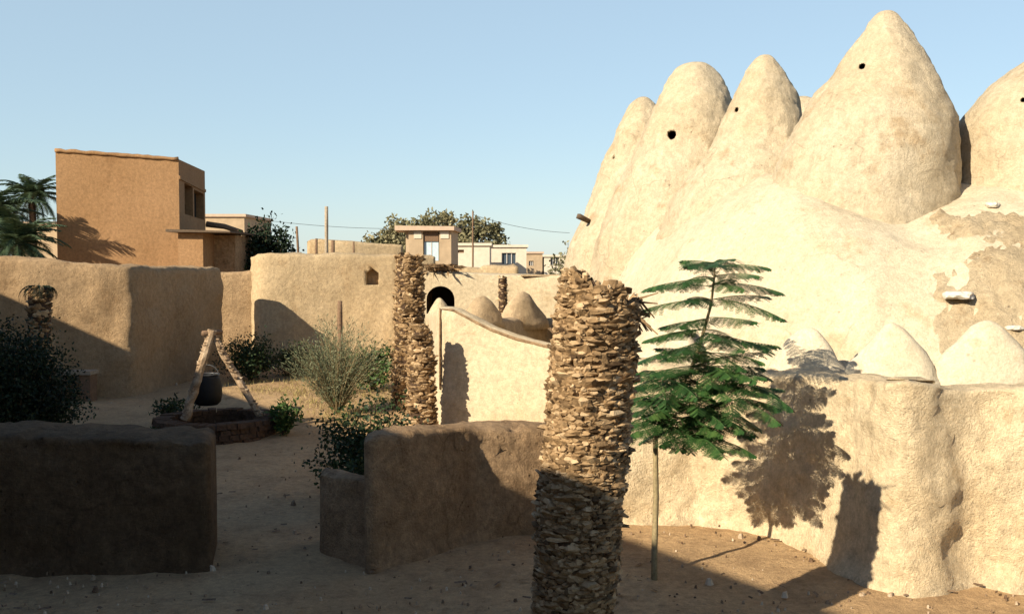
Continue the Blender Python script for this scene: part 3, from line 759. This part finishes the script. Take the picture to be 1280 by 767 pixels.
# side branches that carry the right half of the lower crown
for (bx, by, dx, nfr) in [(905, 462, .35, 6), (915, 500, .3, 7), (880, 535, .05, 6), (930, 480, .1, 6), (828, 474, -.1, 7), (825, 500, 0, 6), (868, 545, .0, 4), (898, 515, 0, 6)]:
    e = P(bx, by, D6 + rnd.uniform(-.25, .3)); s0 = stem_at(.45 if by < 500 else .38)
    sm.tube([s0, s0.lerp(e, .5) + Vector((0, 0, -.03)), e], [.012, .009, .006], 5, cap=False)
    for j in range(nfr):
        ga += 2.39996; flame_frond(fo, e, ga, rnd.uniform(-.15, .15), rnd.uniform(.4, .66), .6, rnd, rnd.uniform(.3, .62))
build('trunk', sm, M['stem'], root, True); build('crown', fo, M['flame'], root, recalc=False)

# ------------------------------------------------------------------ leafy plants
def leaf(mb, p, d, L, wd, tone, rnd):
    d = d.normalized(); s = d.cross(Vector((rnd.gauss(0, 1), rnd.gauss(0, 1), rnd.gauss(0, 1)))).normalized()*wd
    mb.quad(p, p + d*L*.45 + s, p + d*L, p + d*L*.5 - s, tone)
def bush(name, lab, cat, base, rad, h, nst, nleaf, lsize, mat, seed, group=None, lean=(0, 0), open_=.5, stemr=.012, leafw=.35, kmin=.3, rise=.55):
    rnd = random.Random(seed); root = thing(name, lab, cat, base, group); b = Vector(base); sm = MB(); fo = MB()
    for i in range(nst):
        az = i*2.4 + rnd.uniform(-.4, .4); sp = rad*math.sqrt(rnd.random())*rnd.uniform(.85, 1.1); hh = h*rnd.uniform(.6, 1.02)*(1 - .45*(sp/rad)**2)
        e = b + Vector((math.cos(az)*sp + lean[0]*hh, math.sin(az)*sp + lean[1]*hh, hh))
        c = b.lerp(e, .5) + Vector((-math.cos(az)*sp*.18, -math.sin(az)*sp*.18, hh*.08)) + Vector((rnd.gauss(0, .03), rnd.gauss(0, .03), 0))*rad
        pts = []
        for k in range(7):
            u = k/6; pts.append(b*(1-u)**2 + c*2*u*(1-u) + e*u*u)
        sm.tube(pts, [stemr*(1-.75*k/6) for k in range(7)], 4, cap=False)
        cl = rnd.gauss(.45, .2)
        for j in range(nleaf):
            u = kmin + (1-kmin)*rnd.random()**.8; k = min(int(u*6), 5); q = pts[k].lerp(pts[k+1], u*6-k)
            q = q + Vector((rnd.gauss(0, 1), rnd.gauss(0, 1), rnd.gauss(0, .8)))*open_*rad*.16
            dr = Vector((rnd.gauss(0, 1), rnd.gauss(0, 1), rnd.gauss(rise, .7)))
            leaf(fo, q, dr, lsize*rnd.uniform(.6, 1.3), lsize*leafw*rnd.uniform(.7, 1.1), min(1, max(0, cl + rnd.gauss(0, .15))), rnd)
    build('stems', sm, M['bark'], root, True); build('foliage', fo, M[mat], root, recalc=False)
    return root
def wispy(name, lab, base, rad, h, nst, seed, mat='wisp', nl=34):
    rnd = random.Random(seed); root = thing(name, lab, 'bush', base); b = Vector(base); sm = MB(); fo = MB()
    for i in range(nst):
        az = rnd.random()*6.28; sp = rad*rnd.random()**.6; hh = h*rnd.uniform(.55, 1.0)*(1-.35*(sp/rad)**2)
        e = b + Vector((math.cos(az)*sp, math.sin(az)*sp, hh)); c = b + Vector((math.cos(az)*sp*.35, math.sin(az)*sp*.35, hh*.55))
        pts = [b*(1-u)**2 + c*2*u*(1-u) + e*u*u for u in [k/8 for k in range(9)]]
        sm.tube(pts, [.011*(1-.8*k/8) for k in range(9)], 3, .4, cap=False)
        t0 = rnd.uniform(.25, .8)
        for j in range(nl):
            u = .25 + .75*rnd.random(); k = min(int(u*8), 7); q = pts[k].lerp(pts[k+1], u*8-k); q += Vector((rnd.gauss(0, .05), rnd.gauss(0, .05), rnd.gauss(0, .05))); d = (pts[k+1]-pts[k]).normalized() + Vector((rnd.gauss(0, .8), rnd.gauss(0, .8), rnd.gauss(.1, .5)))
            leaf(fo, q, d, rnd.uniform(.06, .14), .0085, min(1, max(0, t0 + rnd.gauss(0, .12))), rnd)
    build('stems', sm, M['stem'], root); build('foliage', fo, M[mat], root, recalc=False)
b = G(425, 497); wispy('wispy_bush', 'tall wispy grey green bush left of the far palm trunks', (X(420, 22.5), 22.5, 0), 1.3, 2.3, 170, 31, nl=50)
b = G(470, 470); bush('leafy_shrub', 'bright green low shrub half hidden by the tall slender palm trunk', 'shrub', (X(465, 27), 27.0, 0), .95, 1.25, 26, 60, .12, 'bright', 32, open_=1.0)
bush('leafy_shrub', 'dark leafy bush in front of the far palm trunks, above the stepped wall end', 'bush', (X(462, 14.6), 14.6, 0), .95, 1.55, 60, 95, .07, 'shrub', 33, open_=.9, kmin=.15)
bush('leafy_shrub', 'dark drooping lower branches of shrub left of the stepped brown wall', 'bush', (X(432, 13.6), 13.6, 0), .45, .85, 22, 60, .065, 'shrub', 39, open_=1.0)
bush('small_plant', 'small upright dark green plant just right of the well', 'plant', (X(352, 19.7), 19.7, 0), .42, .78, 22, 34, .13, 'bright', 34, leafw=.22, open_=.6, kmin=.1)
bush('small_plant', 'low scrubby plant left of the well frame', 'plant', (X(214, 21.0), 21.0, 0), .5, .65, 20, 40, .1, 'shrub', 35, leafw=.25, open_=.9)
bush('small_plant', 'tiny weed at the left foot of the well ring', 'plant', (X(196, 18.9), 18.9, 0), .3, .28, 12, 30, .08, 'shrub', 36, leafw=.25, open_=1)
bush('dark_shrub', 'dark shrub in the shaded corner behind the well, below the niche wall', 'shrub', (X(312, 29), 29, 0), 1.1, 1.35, 44, 110, .08, 'shrub', 37, open_=1.0)
bush('dark_shrub', 'low dark shrub along the shaded foot of the niche wall', 'shrub', (X(372, 30.5), 30.5, 0), 1.0, .9, 40, 90, .08, 'shrub', 38, open_=1.1)
bush('dark_bush', 'big near black bush at the left edge, behind the near dark wall', 'bush', (X(15, 15.6), 15.6, 0), 1.02, 2.65, 120, 300, .062, 'blackish', 40, open_=.85, kmin=.05)
bush('dark_tree', 'dark bushy tree peeping over the wall, right of the ochre box house', 'tree', (X(333, 48), 48, 0), 1.75, Z(270, 48), 90, 200, .2, 'blackish', 41, open_=.9, kmin=.3, stemr=.05)
bush('leafy_shrub', 'dim shrub against the ochre house annex, left of the dark bushy tree', 'shrub', (X(292, 46.5), 46.5, 0), .8, Z(297, 46.5), 30, 60, .2, 'shrub', 42, open_=1.0, stemr=.03)
bush('leafy_shrub', 'green bush on the skyline touching the left flank of the beehive houses', 'bush', (X(703, 40), 40, 0), .7, Z(278, 40), 26, 70, .16, 'olive', 43, open_=.8, stemr=.03)
# dry grass
rnd = random.Random(50); gm2 = MB()
for i in range(900):
    px, py = rnd.choice([(385, 487), (400, 502), (330, 487), (470, 500), (500, 480), (430, 520), (375, 470)]); c = G(px + rnd.gauss(0, 22), py + rnd.gauss(0, 7))
    for j in range(4):
        d = Vector((rnd.gauss(0, .6), rnd.gauss(0, .6), 1)).normalized(); leaf(gm2, c + Vector((rnd.gauss(0, .05), rnd.gauss(0, .05), 0)), d, rnd.uniform(.05, .2), .006, rnd.random(), rnd)
build('dry_grass', gm2, M['straw'], kind='stuff', recalc=False, label='thin dry yellow grass on the sunny ground near the well', cat='grass')
# scattered stones and clods
rnd = random.Random(51); pb = MB()
for i in range(900):
    px = rnd.uniform(0, 1280); py = rnd.uniform(470, 767) if i % 3 else rnd.uniform(640, 767); c = G(px, py); s = rnd.uniform(.006, .02)*(1 if rnd.random() < .93 else 2.3)
    loop = [c + Vector((math.cos(k*1.26)*s*rnd.uniform(.7, 1.3), math.sin(k*1.26)*s*rnd.uniform(.7, 1.3), -.01)) for k in range(5)]
    pb.hexa(loop, [q.lerp(c, .45) + Vector((0, 0, s*rnd.uniform(.7, 1.3)+.012)) for q in loop], rnd.random())
for i in range(420):
    px = rnd.uniform(0, 1280); py = rnd.uniform(560, 767); c = G(px, py)
    if noise.noise(Vector((c.x*.7, c.y*.7, 0))) < -.05: continue
    s_ = rnd.uniform(.012, .035); a = rnd.random()*6.28; u = Vector((math.cos(a), math.sin(a), 0))*s_*rnd.uniform(1, 2.4); v_ = Vector((-math.sin(a), math.cos(a), 0))*s_*.5
    c.z += .035; pb.quad(c-u-v_, c+u-v_, c+u+v_ + Vector((0, 0, .012)), c-u+v_ + Vector((0, 0, .008)), rnd.random()*.25)
build('pebbles', pb, M['log'], kind='stuff', label='pebbles and clods strewn over the sandy ground', cat='pebbles')

# ------------------------------------------------------------------ well
WC = G(268, 533); WC = Vector((X(268, 19.9), 19.9, 0)); WR = 1.2
root = thing('water_well', 'low round stone well under a frame of two rough palm logs', 'well', WC)
ring = MB(); rnd = random.Random(60)
for course in range(4):
    n = 38; off = rnd.random()
    for j in range(n):
        a = 2*math.pi*(j+off)/n; da = 2*math.pi/n*.46; z0 = -.05 + course*.105; z1 = z0 + .1 + rnd.uniform(-.012, .012)
        ro, ri = WR + rnd.uniform(-.04, .04), WR - .34 + rnd.uniform(-.03, .03)
        def q(r, t, z): return (WC.x + r*math.cos(t), WC.y + r*math.sin(t), z + rnd.uniform(-.008, .008))
        ring.hexa([q(ri, a-da, z0), q(ro, a-da, z0), q(ro, a+da, z0), q(ri, a+da, z0)], [q(ri, a-da, z1), q(ro-.02, a-da, z1), q(ro-.02, a+da, z1), q(ri, a+da, z1)], rnd.random())
build('stone_ring', ring, M['brick'], root)
inn = MB(); inn.tube([(WC.x, WC.y, -.1), (WC.x, WC.y, .1)], WR-.3, 30); build('well_shaft', inn, M['dark'], root)
apx = P(263, 416, 19.7)
for (fx, fy, nm) in [(231, 517, 0), (326, 513, 1)]:
    lg = MB(); a = P(fx, fy, 19.6 + .2*nm); a.z = min(a.z, .34); K = 16
    pts = [a.lerp(apx + Vector((.04*(1 if nm else -1)*-1, .05*nm, .06)), k/K) + Vector((.02*noise.noise(Vector((k*.5, nm*7, 0))), 0, 0)) for k in range(K+1)]
    lg.tube(pts, [(.085 if not nm else .068) * (1 + .12*noise.noise(Vector((k*1.3, nm, 4)))) for k in range(K+1)], 10, .5, rough=.35)
    lg.t = [max(0, min(1, .5 + .6*noise.noise(Vector(v)*6))) for v in lg.v]
    # knobbly scales
    for i in range(90):
        u = rnd.random(); c = a.lerp(apx, u); t = rnd.random()*6.28; d = Vector((math.cos(t), math.sin(t), .6)).normalized()
        lo = [c + d*.05 + Vector((.03*x, .03*y, 0)) for x, y in ((-1, -1), (1, -1), (1, 1), (-1, 1))]; hi = [v + d*rnd.uniform(.005, .03) + Vector((0, 0, .015)) for v in lo]
        lg.hexa(lo, hi, rnd.uniform(.2, .9))
    build('frame_leg', lg, M['log'], root)
ax = MB(); ax.tube([apx + Vector((-.12, -.1, .0)), apx + Vector((.14, .25, .0))], .055, 8, rough=.3); build('cross_bar', ax, M['dark_wood'], root, True)
# bucket hanging in the frame: a thing of its own
bc = P(259, 468, 20.15)
bk = thing('well_bucket', 'round black bucket hanging on a rope inside the well frame', 'bucket', (bc.x, bc.y, bc.z - .66))
pr = MB(); rings = []; n = 24
for (z, r) in [(-.62, .05), (-.61, .20), (-.55, .26), (-.40, .29), (-.22, .285), (-.08, .25), (0, .235), (.0, .2), (-.2, .26), (-.5, .2)]:
    rings.append([pr.vert((bc.x + r*math.cos(6.283*j/n)*(1+.03*math.sin(3*j)), bc.y + r*math.sin(6.283*j/n), bc.z + z)) for j in range(n)])
for a, b in zip(rings, rings[1:]):
    for j in range(n): pr.f.append((a[j], a[(j+1) % n], b[(j+1) % n], b[j]))
pr.f.append(tuple(rings[0])); pr.f.append(tuple(rings[-1]))
build('bucket_body', pr, M['rubber'], bk, True)
rm = MB(); rm.tube([(bc.x + .235*math.cos(k*.2618), bc.y + .235*math.sin(k*.2618), bc.z+.005) for k in range(25)], .016, 6); build('rim_line', rm, M['metal'], bk, True)
hd = MB(); hd.tube([(bc.x + .23*math.cos(k*.2618), bc.y, bc.z + .2*math.sin(k*.2618)) for k in range(13)], .01, 5); build('handle', hd, M['metal'], bk, True)
rp = MB(); rp.tube([(bc.x, bc.y, bc.z+.2), (bc.x+.02, bc.y, (bc.z+apx.z)/2), apx], .013, 6); build('well_rope', rp, M['rope'], smooth=True, label='rope running from the log frame down to the black bucket', cat='rope')

# bench by the left wall
bb = G(96, 500); root = thing('plank_bench', 'low pale topped bench against the foot of the tall tan wall', 'bench', (bb.x, bb.y, 0))
t_ = MB(); t_.box((bb.x-.46, bb.y-.25, .66), (bb.x+.46, bb.y+.25, .75)); build('top', t_, M['pale_wood'], root)
for s in (-1, 1):
    l_ = MB(); l_.box((bb.x+s*.3-.12, bb.y-.2, -.05), (bb.x+s*.3+.12, bb.y+.22, .66)); build('support', l_, M['dark_wood'], root)

# ------------------------------------------------------------------ ochre box house
A = Vector((X(72, 45), 45)); B = Vector((X(225, 45.5), 45.5)); C = Vector((X(257.5, 54), 54)); Dd = A + (C - B)
root = thing('box_house', 'tall ochre box shaped house with a blank front and dark openings on its side', 'house', (B.x, B.y, 0))
hb = MB(); tz = [Z(188, 45), Z(199, 45.5), Z(214, 54), Z(205, 53)]
hb.hexa([(A.x, A.y, -.1), (B.x, B.y, -.1), (C.x, C.y, -.1), (Dd.x, Dd.y, -.1)], [(A.x, A.y, tz[0]), (B.x, B.y, tz[1]), (C.x, C.y, tz[2]), (Dd.x, Dd.y, tz[3])])
ho = build('wall', hb, M['box'], root)
dv = (C - B).normalized(); nv = Vector((dv.y, -dv.x))
def sidebox(u0, u1, z0, z1, dp, dq):
    mb = MB(); pts = [B + dv*u0 + nv*dp, B + dv*u1 + nv*dp, B + dv*u1 - nv*dq, B + dv*u0 - nv*dq]
    mb.hexa([(q.x, q.y, z0) for q in pts], [(q.x, q.y, z1) for q in pts]); return mb
wins = [(1.6, 4.2, 5.75, 7.2), (4.6, 8.1, 5.75, 7.12)]
cut(ho, [sidebox(u0, u1, z0, z1, .3, .5) for u0, u1, z0, z1 in wins])
for u0, u1, z0, z1 in wins:
    f = build('window', sidebox(u0+.003, u1-.003, z0+.003, z1-.003, -.40, .46), M['dark'], root)
    fm_ = MB(); q0 = sidebox((u0+u1)/2-.05, (u0+u1)/2+.05, z0+.01, z1-.01, -.3, .38); build('mullion', q0, M['dark_wood'], f)
build('parapet', sidebox(.0, 8.6, 7.25, 7.4, .06, .003), M['box'], root)
co_ = MB()   # worn edge along the front roofline
n = 24
pts = [Vector((A.x + (B.x-A.x)*k/n, A.y - .02 + (B.y-A.y)*k/n, tz[0] + (tz[1]-tz[0])*k/n + .03*noise.noise(Vector((k*.8, 0, 0))))) for k in range(n+1)]
co_.tube(pts, .09, 6, rough=.5); build('roof_edge', co_, M['box'], root, True)
an = MB(); a0, a1 = X(223, 43.4), X(254, 43.4); an.box((a0, 43.4, -.1), (a1, 47.8, Z(291, 43.4)))
build('annex', an, M['box'], root)
ro = MB(); ro.hexa([(a0-.4, 43.0, Z(291, 43.4)+.03), (a1+1.3, 43.0, Z(291, 43.4)-.0), (a1+1.3, 47.5, Z(291, 43.4)+.0), (a0-.4, 47.5, Z(291, 43.4)+.03)],
        [(a0-.4, 43.0, Z(288, 43.4)+.05), (a1+1.3, 43.0, Z(289, 43.4)), (a1+1.3, 47.5, Z(289, 43.4)), (a0-.4, 47.5, Z(287, 43.4)+.05)])
build('porch_roof', ro, M['bark'], root)
pw = MB(); pw.box((a1+.003, 45.0, -.1), (a1+.95, 47.7, Z(293, 44))); build('porch_wall', pw, M['brown'], root)
lo_ = MB(); q0, q1 = P(258, 280, 47.6), P(303, 290, 47.6); lo_.tube([q0, q0.lerp(q1, .5) + Vector((0, 0, .08)), q1], [.13, .13, .1], 7, rough=.3); build('roof_beam', lo_, M['dark_wood'], root, True)

# ------------------------------------------------------------------ arched gateway building
D7 = 31.0; root = thing('gate_house', 'pale mud building with a dark arched gateway, between the tall palm trunk and the domes', 'building', (X(600, D7), D7, 0))
x0, x1 = X(520, D7), X(720, D7); zt = Z(341, D7); ac = X(550.5, D7); ar = 17.5*D7/F; az_ = Z(374, D7)
mo = build('wall', mudwall([(x0, D7), (X(560, D7), D7), (X(640, D7), D7), (x1, D7-.3)], [zt, zt+.02, Z(344, D7), Z(345, D7)], thick=3.0, batter=.04, rnd=.06, amp=.03, seed=14, step=.2), M['curve'], root, True)
loop = [(ac-ar, -.5), (ac+ar, -.5)] + [(ac + ar*math.cos(R(t)), az_ + ar*.95*math.sin(R(t))) for t in range(0, 181, 15)]
cm = MB(); cm.hexa([(a, D7-.6, b) for a, b in loop], [(a, D7+2.2, b) for a, b in loop]); cut(mo, [cm])
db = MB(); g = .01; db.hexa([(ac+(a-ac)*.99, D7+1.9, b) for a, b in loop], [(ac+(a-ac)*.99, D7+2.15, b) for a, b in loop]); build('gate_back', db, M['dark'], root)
le = MB(); le.box((X(655, D7)-.1, D7-.18, Z(345, D7)), (X(698, D7), D7-.02, Z(343, D7))); build('ledge', le, M['conew'], root)
th = MB(); rnd = random.Random(70)
for i in range(220):
    c = Vector((rnd.uniform(X(531, D7), X(571, D7)), D7 + rnd.uniform(-.25, .6), Z(rnd.uniform(330, 338), D7))); d = Vector((rnd.gauss(.3, .6), rnd.gauss(.1, .4), rnd.gauss(-.1, .1))).normalized(); leaf(th, c, d, rnd.uniform(.2, .4), .04, rnd.random()*.35, rnd)
build('thatch', th, M['palmbase'], root, recalc=False)
for i, (a, b, y, yb) in enumerate([(575, 606, 335, 342), (606, 642, 332, 342)]):
    pm = mudwall([(X(a, D7+1.2), D7+1.2), (X(b, D7+1.2), D7+1.2)], [Z(y, D7+1.2), Z(y+1, D7+1.2)], thick=.8, amp=.08, seed=15+i, step=.2, rnd=.15); build('parapet', pm, M['mid'], root, True)

# ------------------------------------------------------------------ far houses
D8 = 60; root = thing('small_house', 'small tan house with a pale blue door and flat pink roof, before the olive trees', 'house', (X(535, D8), D8, 0))
xa, xb = X(511, D8), X(564, D8); zt = Z(288, D8); bx = MB()
bx.hexa([(xa, D8, -.1), (xb, D8, -.1), (xb+.2, D8+4, -.1), (xa-.6, D8+4, -.1)], [(xa, D8, zt), (xb, D8, zt), (xb+.2, D8+4, zt), (xa-.6, D8+4, zt)])
hw = build('wall', bx, M['tan'], root)
dm = MB(); dx0, dx1 = X(529, D8), X(549, D8); dm.box((dx0, D8-.5, Z(326, D8)), (dx1, D8+.3, Z(289.5, D8))); cut(hw, [dm])
d1 = MB(); d1.box((dx0+.05, D8+.18, Z(326, D8)+.01), (dx1-.05, D8+.29, Z(302, D8))); do = build('door', d1, M['bluedoor'], root)
dh = MB(); dh.box(((dx0+dx1)/2-.025, D8+.15, Z(326, D8)+.02), ((dx0+dx1)/2+.025, D8+.178, Z(302.5, D8))); build('door_split', dh, M['frame'], do)
d2 = MB(); d2.box((dx0+.05, D8+.1, Z(301.5, D8)), (dx1-.05, D8+.29, Z(290, D8))); build('transom', d2, M['dark_wood'], root)
rs = MB(); rs.hexa([(xa-.8, D8-.35, zt), (xb+.2, D8-.35, zt), (xb+.4, D8+4.2, zt), (xa-1.1, D8+4.2, zt)], [(xa-.8, D8-.35, zt+.28), (xb+.2, D8-.35, zt+.24), (xb+.4, D8+4.2, zt+.24), (xa-1.1, D8+4.2, zt+.28)]); build('roof', rs, M['pink'], root)
for (pa, pb_) in ((517.5, 527), (550.5, 561)):
    pl = MB(); pl.box((X(pa, D8), D8-.05, Z(298, D8)), (X(pb_, D8), D8-.003, Z(289, D8))); build('plaster_panel', pl, M['white'], root)

def far_house(lab, pa, pb_, D, ytop, mat, wins, depth=6):
    root = thing('far_house', lab, 'house', (X((pa+pb_)/2, D), D, 0), 'low houses on the skyline')
    m = MB(); m.box((X(pa, D), D, -.1), (X(pb_, D), D+depth, Z(ytop, D))); o = build('wall', m, M[mat], root)
    k = MB(); k.box((X(pa, D)-.15, D-.15, Z(ytop, D)+.002), (X(pb_, D)+.15, D+depth+.1, Z(ytop, D)+.2)); build('roof', k, M['pink' if mat != 'white' else 'white'], root)
    for (a, b, c, d, mt) in wins:
        m = MB(); m.box((X(a, D), D-.3, Z(d, D)), (X(b, D), D+.35, Z(c, D))); cut(o, [m])
        m = MB(); m.box((X(a, D)+.004, D+.2, Z(d, D)+.004), (X(b, D)-.004, D+.34, Z(c, D)-.004)); f = build('window', m, M[mt], root)
        if mt == 'glass':
            m = MB()
            for u in (.0, .33, .66, .97):
                xx = X(a + (b-a)*u, D); m.box((xx, D+.12, Z(d, D)+.01), (xx+.07, D+.19, Z(c, D)-.01))
            build('window_frame', m, M['frame'], f)
far_house('low cream house with a small dark opening, right of the small tan house', 562, 612, 74, 307, 'white', [(570, 580, 312, 316, 'dark_wood')])
far_house('low white house with a barred square window, under the end of the olive trees', 613, 658, 82, 309, 'white', [(627, 645, 316, 330, 'glass')])
far_house('grey far house with bluish windows, next to the beehive houses', 657, 678, 100, 317, 'tan', [(661, 667, 326, 332, 'glass')])
far_house('farthest low pale house, touching the left flank of the beehive houses', 680, 715, 100, 321, 'white', [(688, 697, 322, 332, 'glass')])
far_house('low sand coloured house roof, between the ochre box house and the dark bushy tree', 255, 306, 72, 271, 'tan', [], 8)
far_house('low sunlit wall of a house behind the date palms, left of the ochre box house', 20, 76, 62, 281, 'tan', [], 5)

# olive trees behind
def tree(lab, px, D, top, wpx, seed):
    rnd = random.Random(seed); x = X(px, D); root = thing('olive_tree', lab, 'tree', (x, D, 0), 'olive green trees on the skyline'); zt = Z(top, D); r = wpx*D/F
    tr = MB(); tr.tube([(x, D, -.1), (x+.1, D, 1.6), (x, D, 3.0)], [.4, .3, .2], 8, rough=.3); fo = MB()
    for i in range(34):
        a = rnd.random()*6.28; q = rnd.random()**.5; cz = 2.6 + (zt-3.3)*rnd.random()**.75*(1-.35*q*q)
        c = Vector((x + math.cos(a)*q*r, D + math.sin(a)*q*r*.8, cz)); cr = rnd.uniform(.7, 1.25); t0 = rnd.uniform(.2, .8)
        tr.tube([(x, D, 2.4), Vector((x, D, 2.6)).lerp(c, .6), c], [.12, .07, .03], 5, cap=False)
        for j in range(170):
            v = Vector((rnd.gauss(0, 1), rnd.gauss(0, 1), rnd.gauss(0, .8))).normalized()*cr*rnd.random()**.4
            leaf(fo, c + v, Vector((rnd.gauss(0, 1), rnd.gauss(0, 1), rnd.gauss(.2, 1))), rnd.uniform(.25, .5), .12, min(1, max(0, t0 + rnd.gauss(0, .15))), rnd)
    build('trunk', tr, M['bark'], root, True); build('crown', fo, M['olive'], root, recalc=False)
tree('olive green tree left of the small tan house, lowest of the three crowns', 489, 88, 268, 25, 1)
tree('largest olive green tree, right behind the small tan house', 545, 92, 256, 44, 2)
tree('olive green tree with a sloping crown, behind the white skyline house', 597, 92, 266, 40, 3)

# utility pole and wires
pole('utility_pole', 591, 335, 264, 70, .075, 'thin utility pole in front of the olive green trees', 'pole', base=0, mat='dark_wood')
def wire(pts, lab, r=.014):
    mb = MB(); out = []
    for (a, b, sag) in pts:
        for k in range(13):
            u = k/12; q = a.lerp(b, u); q.z -= sag*4*u*(1-u); out.append(q)
    mb.tube(out, r, 4); build('power_line', mb, M['cable'], label=lab, cat='power line', group='power lines on the skyline')
wire([(P(330, 275, 70), P(591, 283, 70), .35)], 'faint power line crossing the sky behind the tall bare pole')
wire([(P(591, 268, 70), P(712, 291, 70), .25)], 'power line from the utility pole down towards the beehive houses')

# ------------------------------------------------------------------ house behind the photographer whose roofline shades the court
pv = Vector((.84, .543)).normalized(); lh = Vector((math.sin(R(SUN_AZ)), math.cos(R(SUN_AZ))))
slope = math.tan(R(SUN_EL)) / lh.dot(pv); G0 = Vector((1.25, 12.6)); EL0 = G0 - pv*(6.5/slope); ed = Vector((-pv.y, pv.x))
e0 = EL0 + ed*26; e1 = EL0 - ed*30; dv2 = (e1-e0).normalized(); back = Vector((dv2.y, -dv2.x))
if back.x > 0: back = -back
hm = MB(); K = 40
front = [e0.lerp(e1, k/K) for k in range(K+1)]
bot = [(q.x, q.y, -.1) for q in front] + [(q.x + back.x*7, q.y + back.y*7, -.1) for q in reversed(front)]
top = [(q.x, q.y, 6.5 + .06*fr((k*.5, 0, 0), .6, 3)) for k, q in enumerate(front)] + [(q.x + back.x*7, q.y + back.y*7, 6.5) for q in reversed(front)]
hm.hexa(bot, top)
build('adobe_house', hm, M['brown'], label='long flat roofed mud house outside the left edge, casting the shade over the court', cat='house')
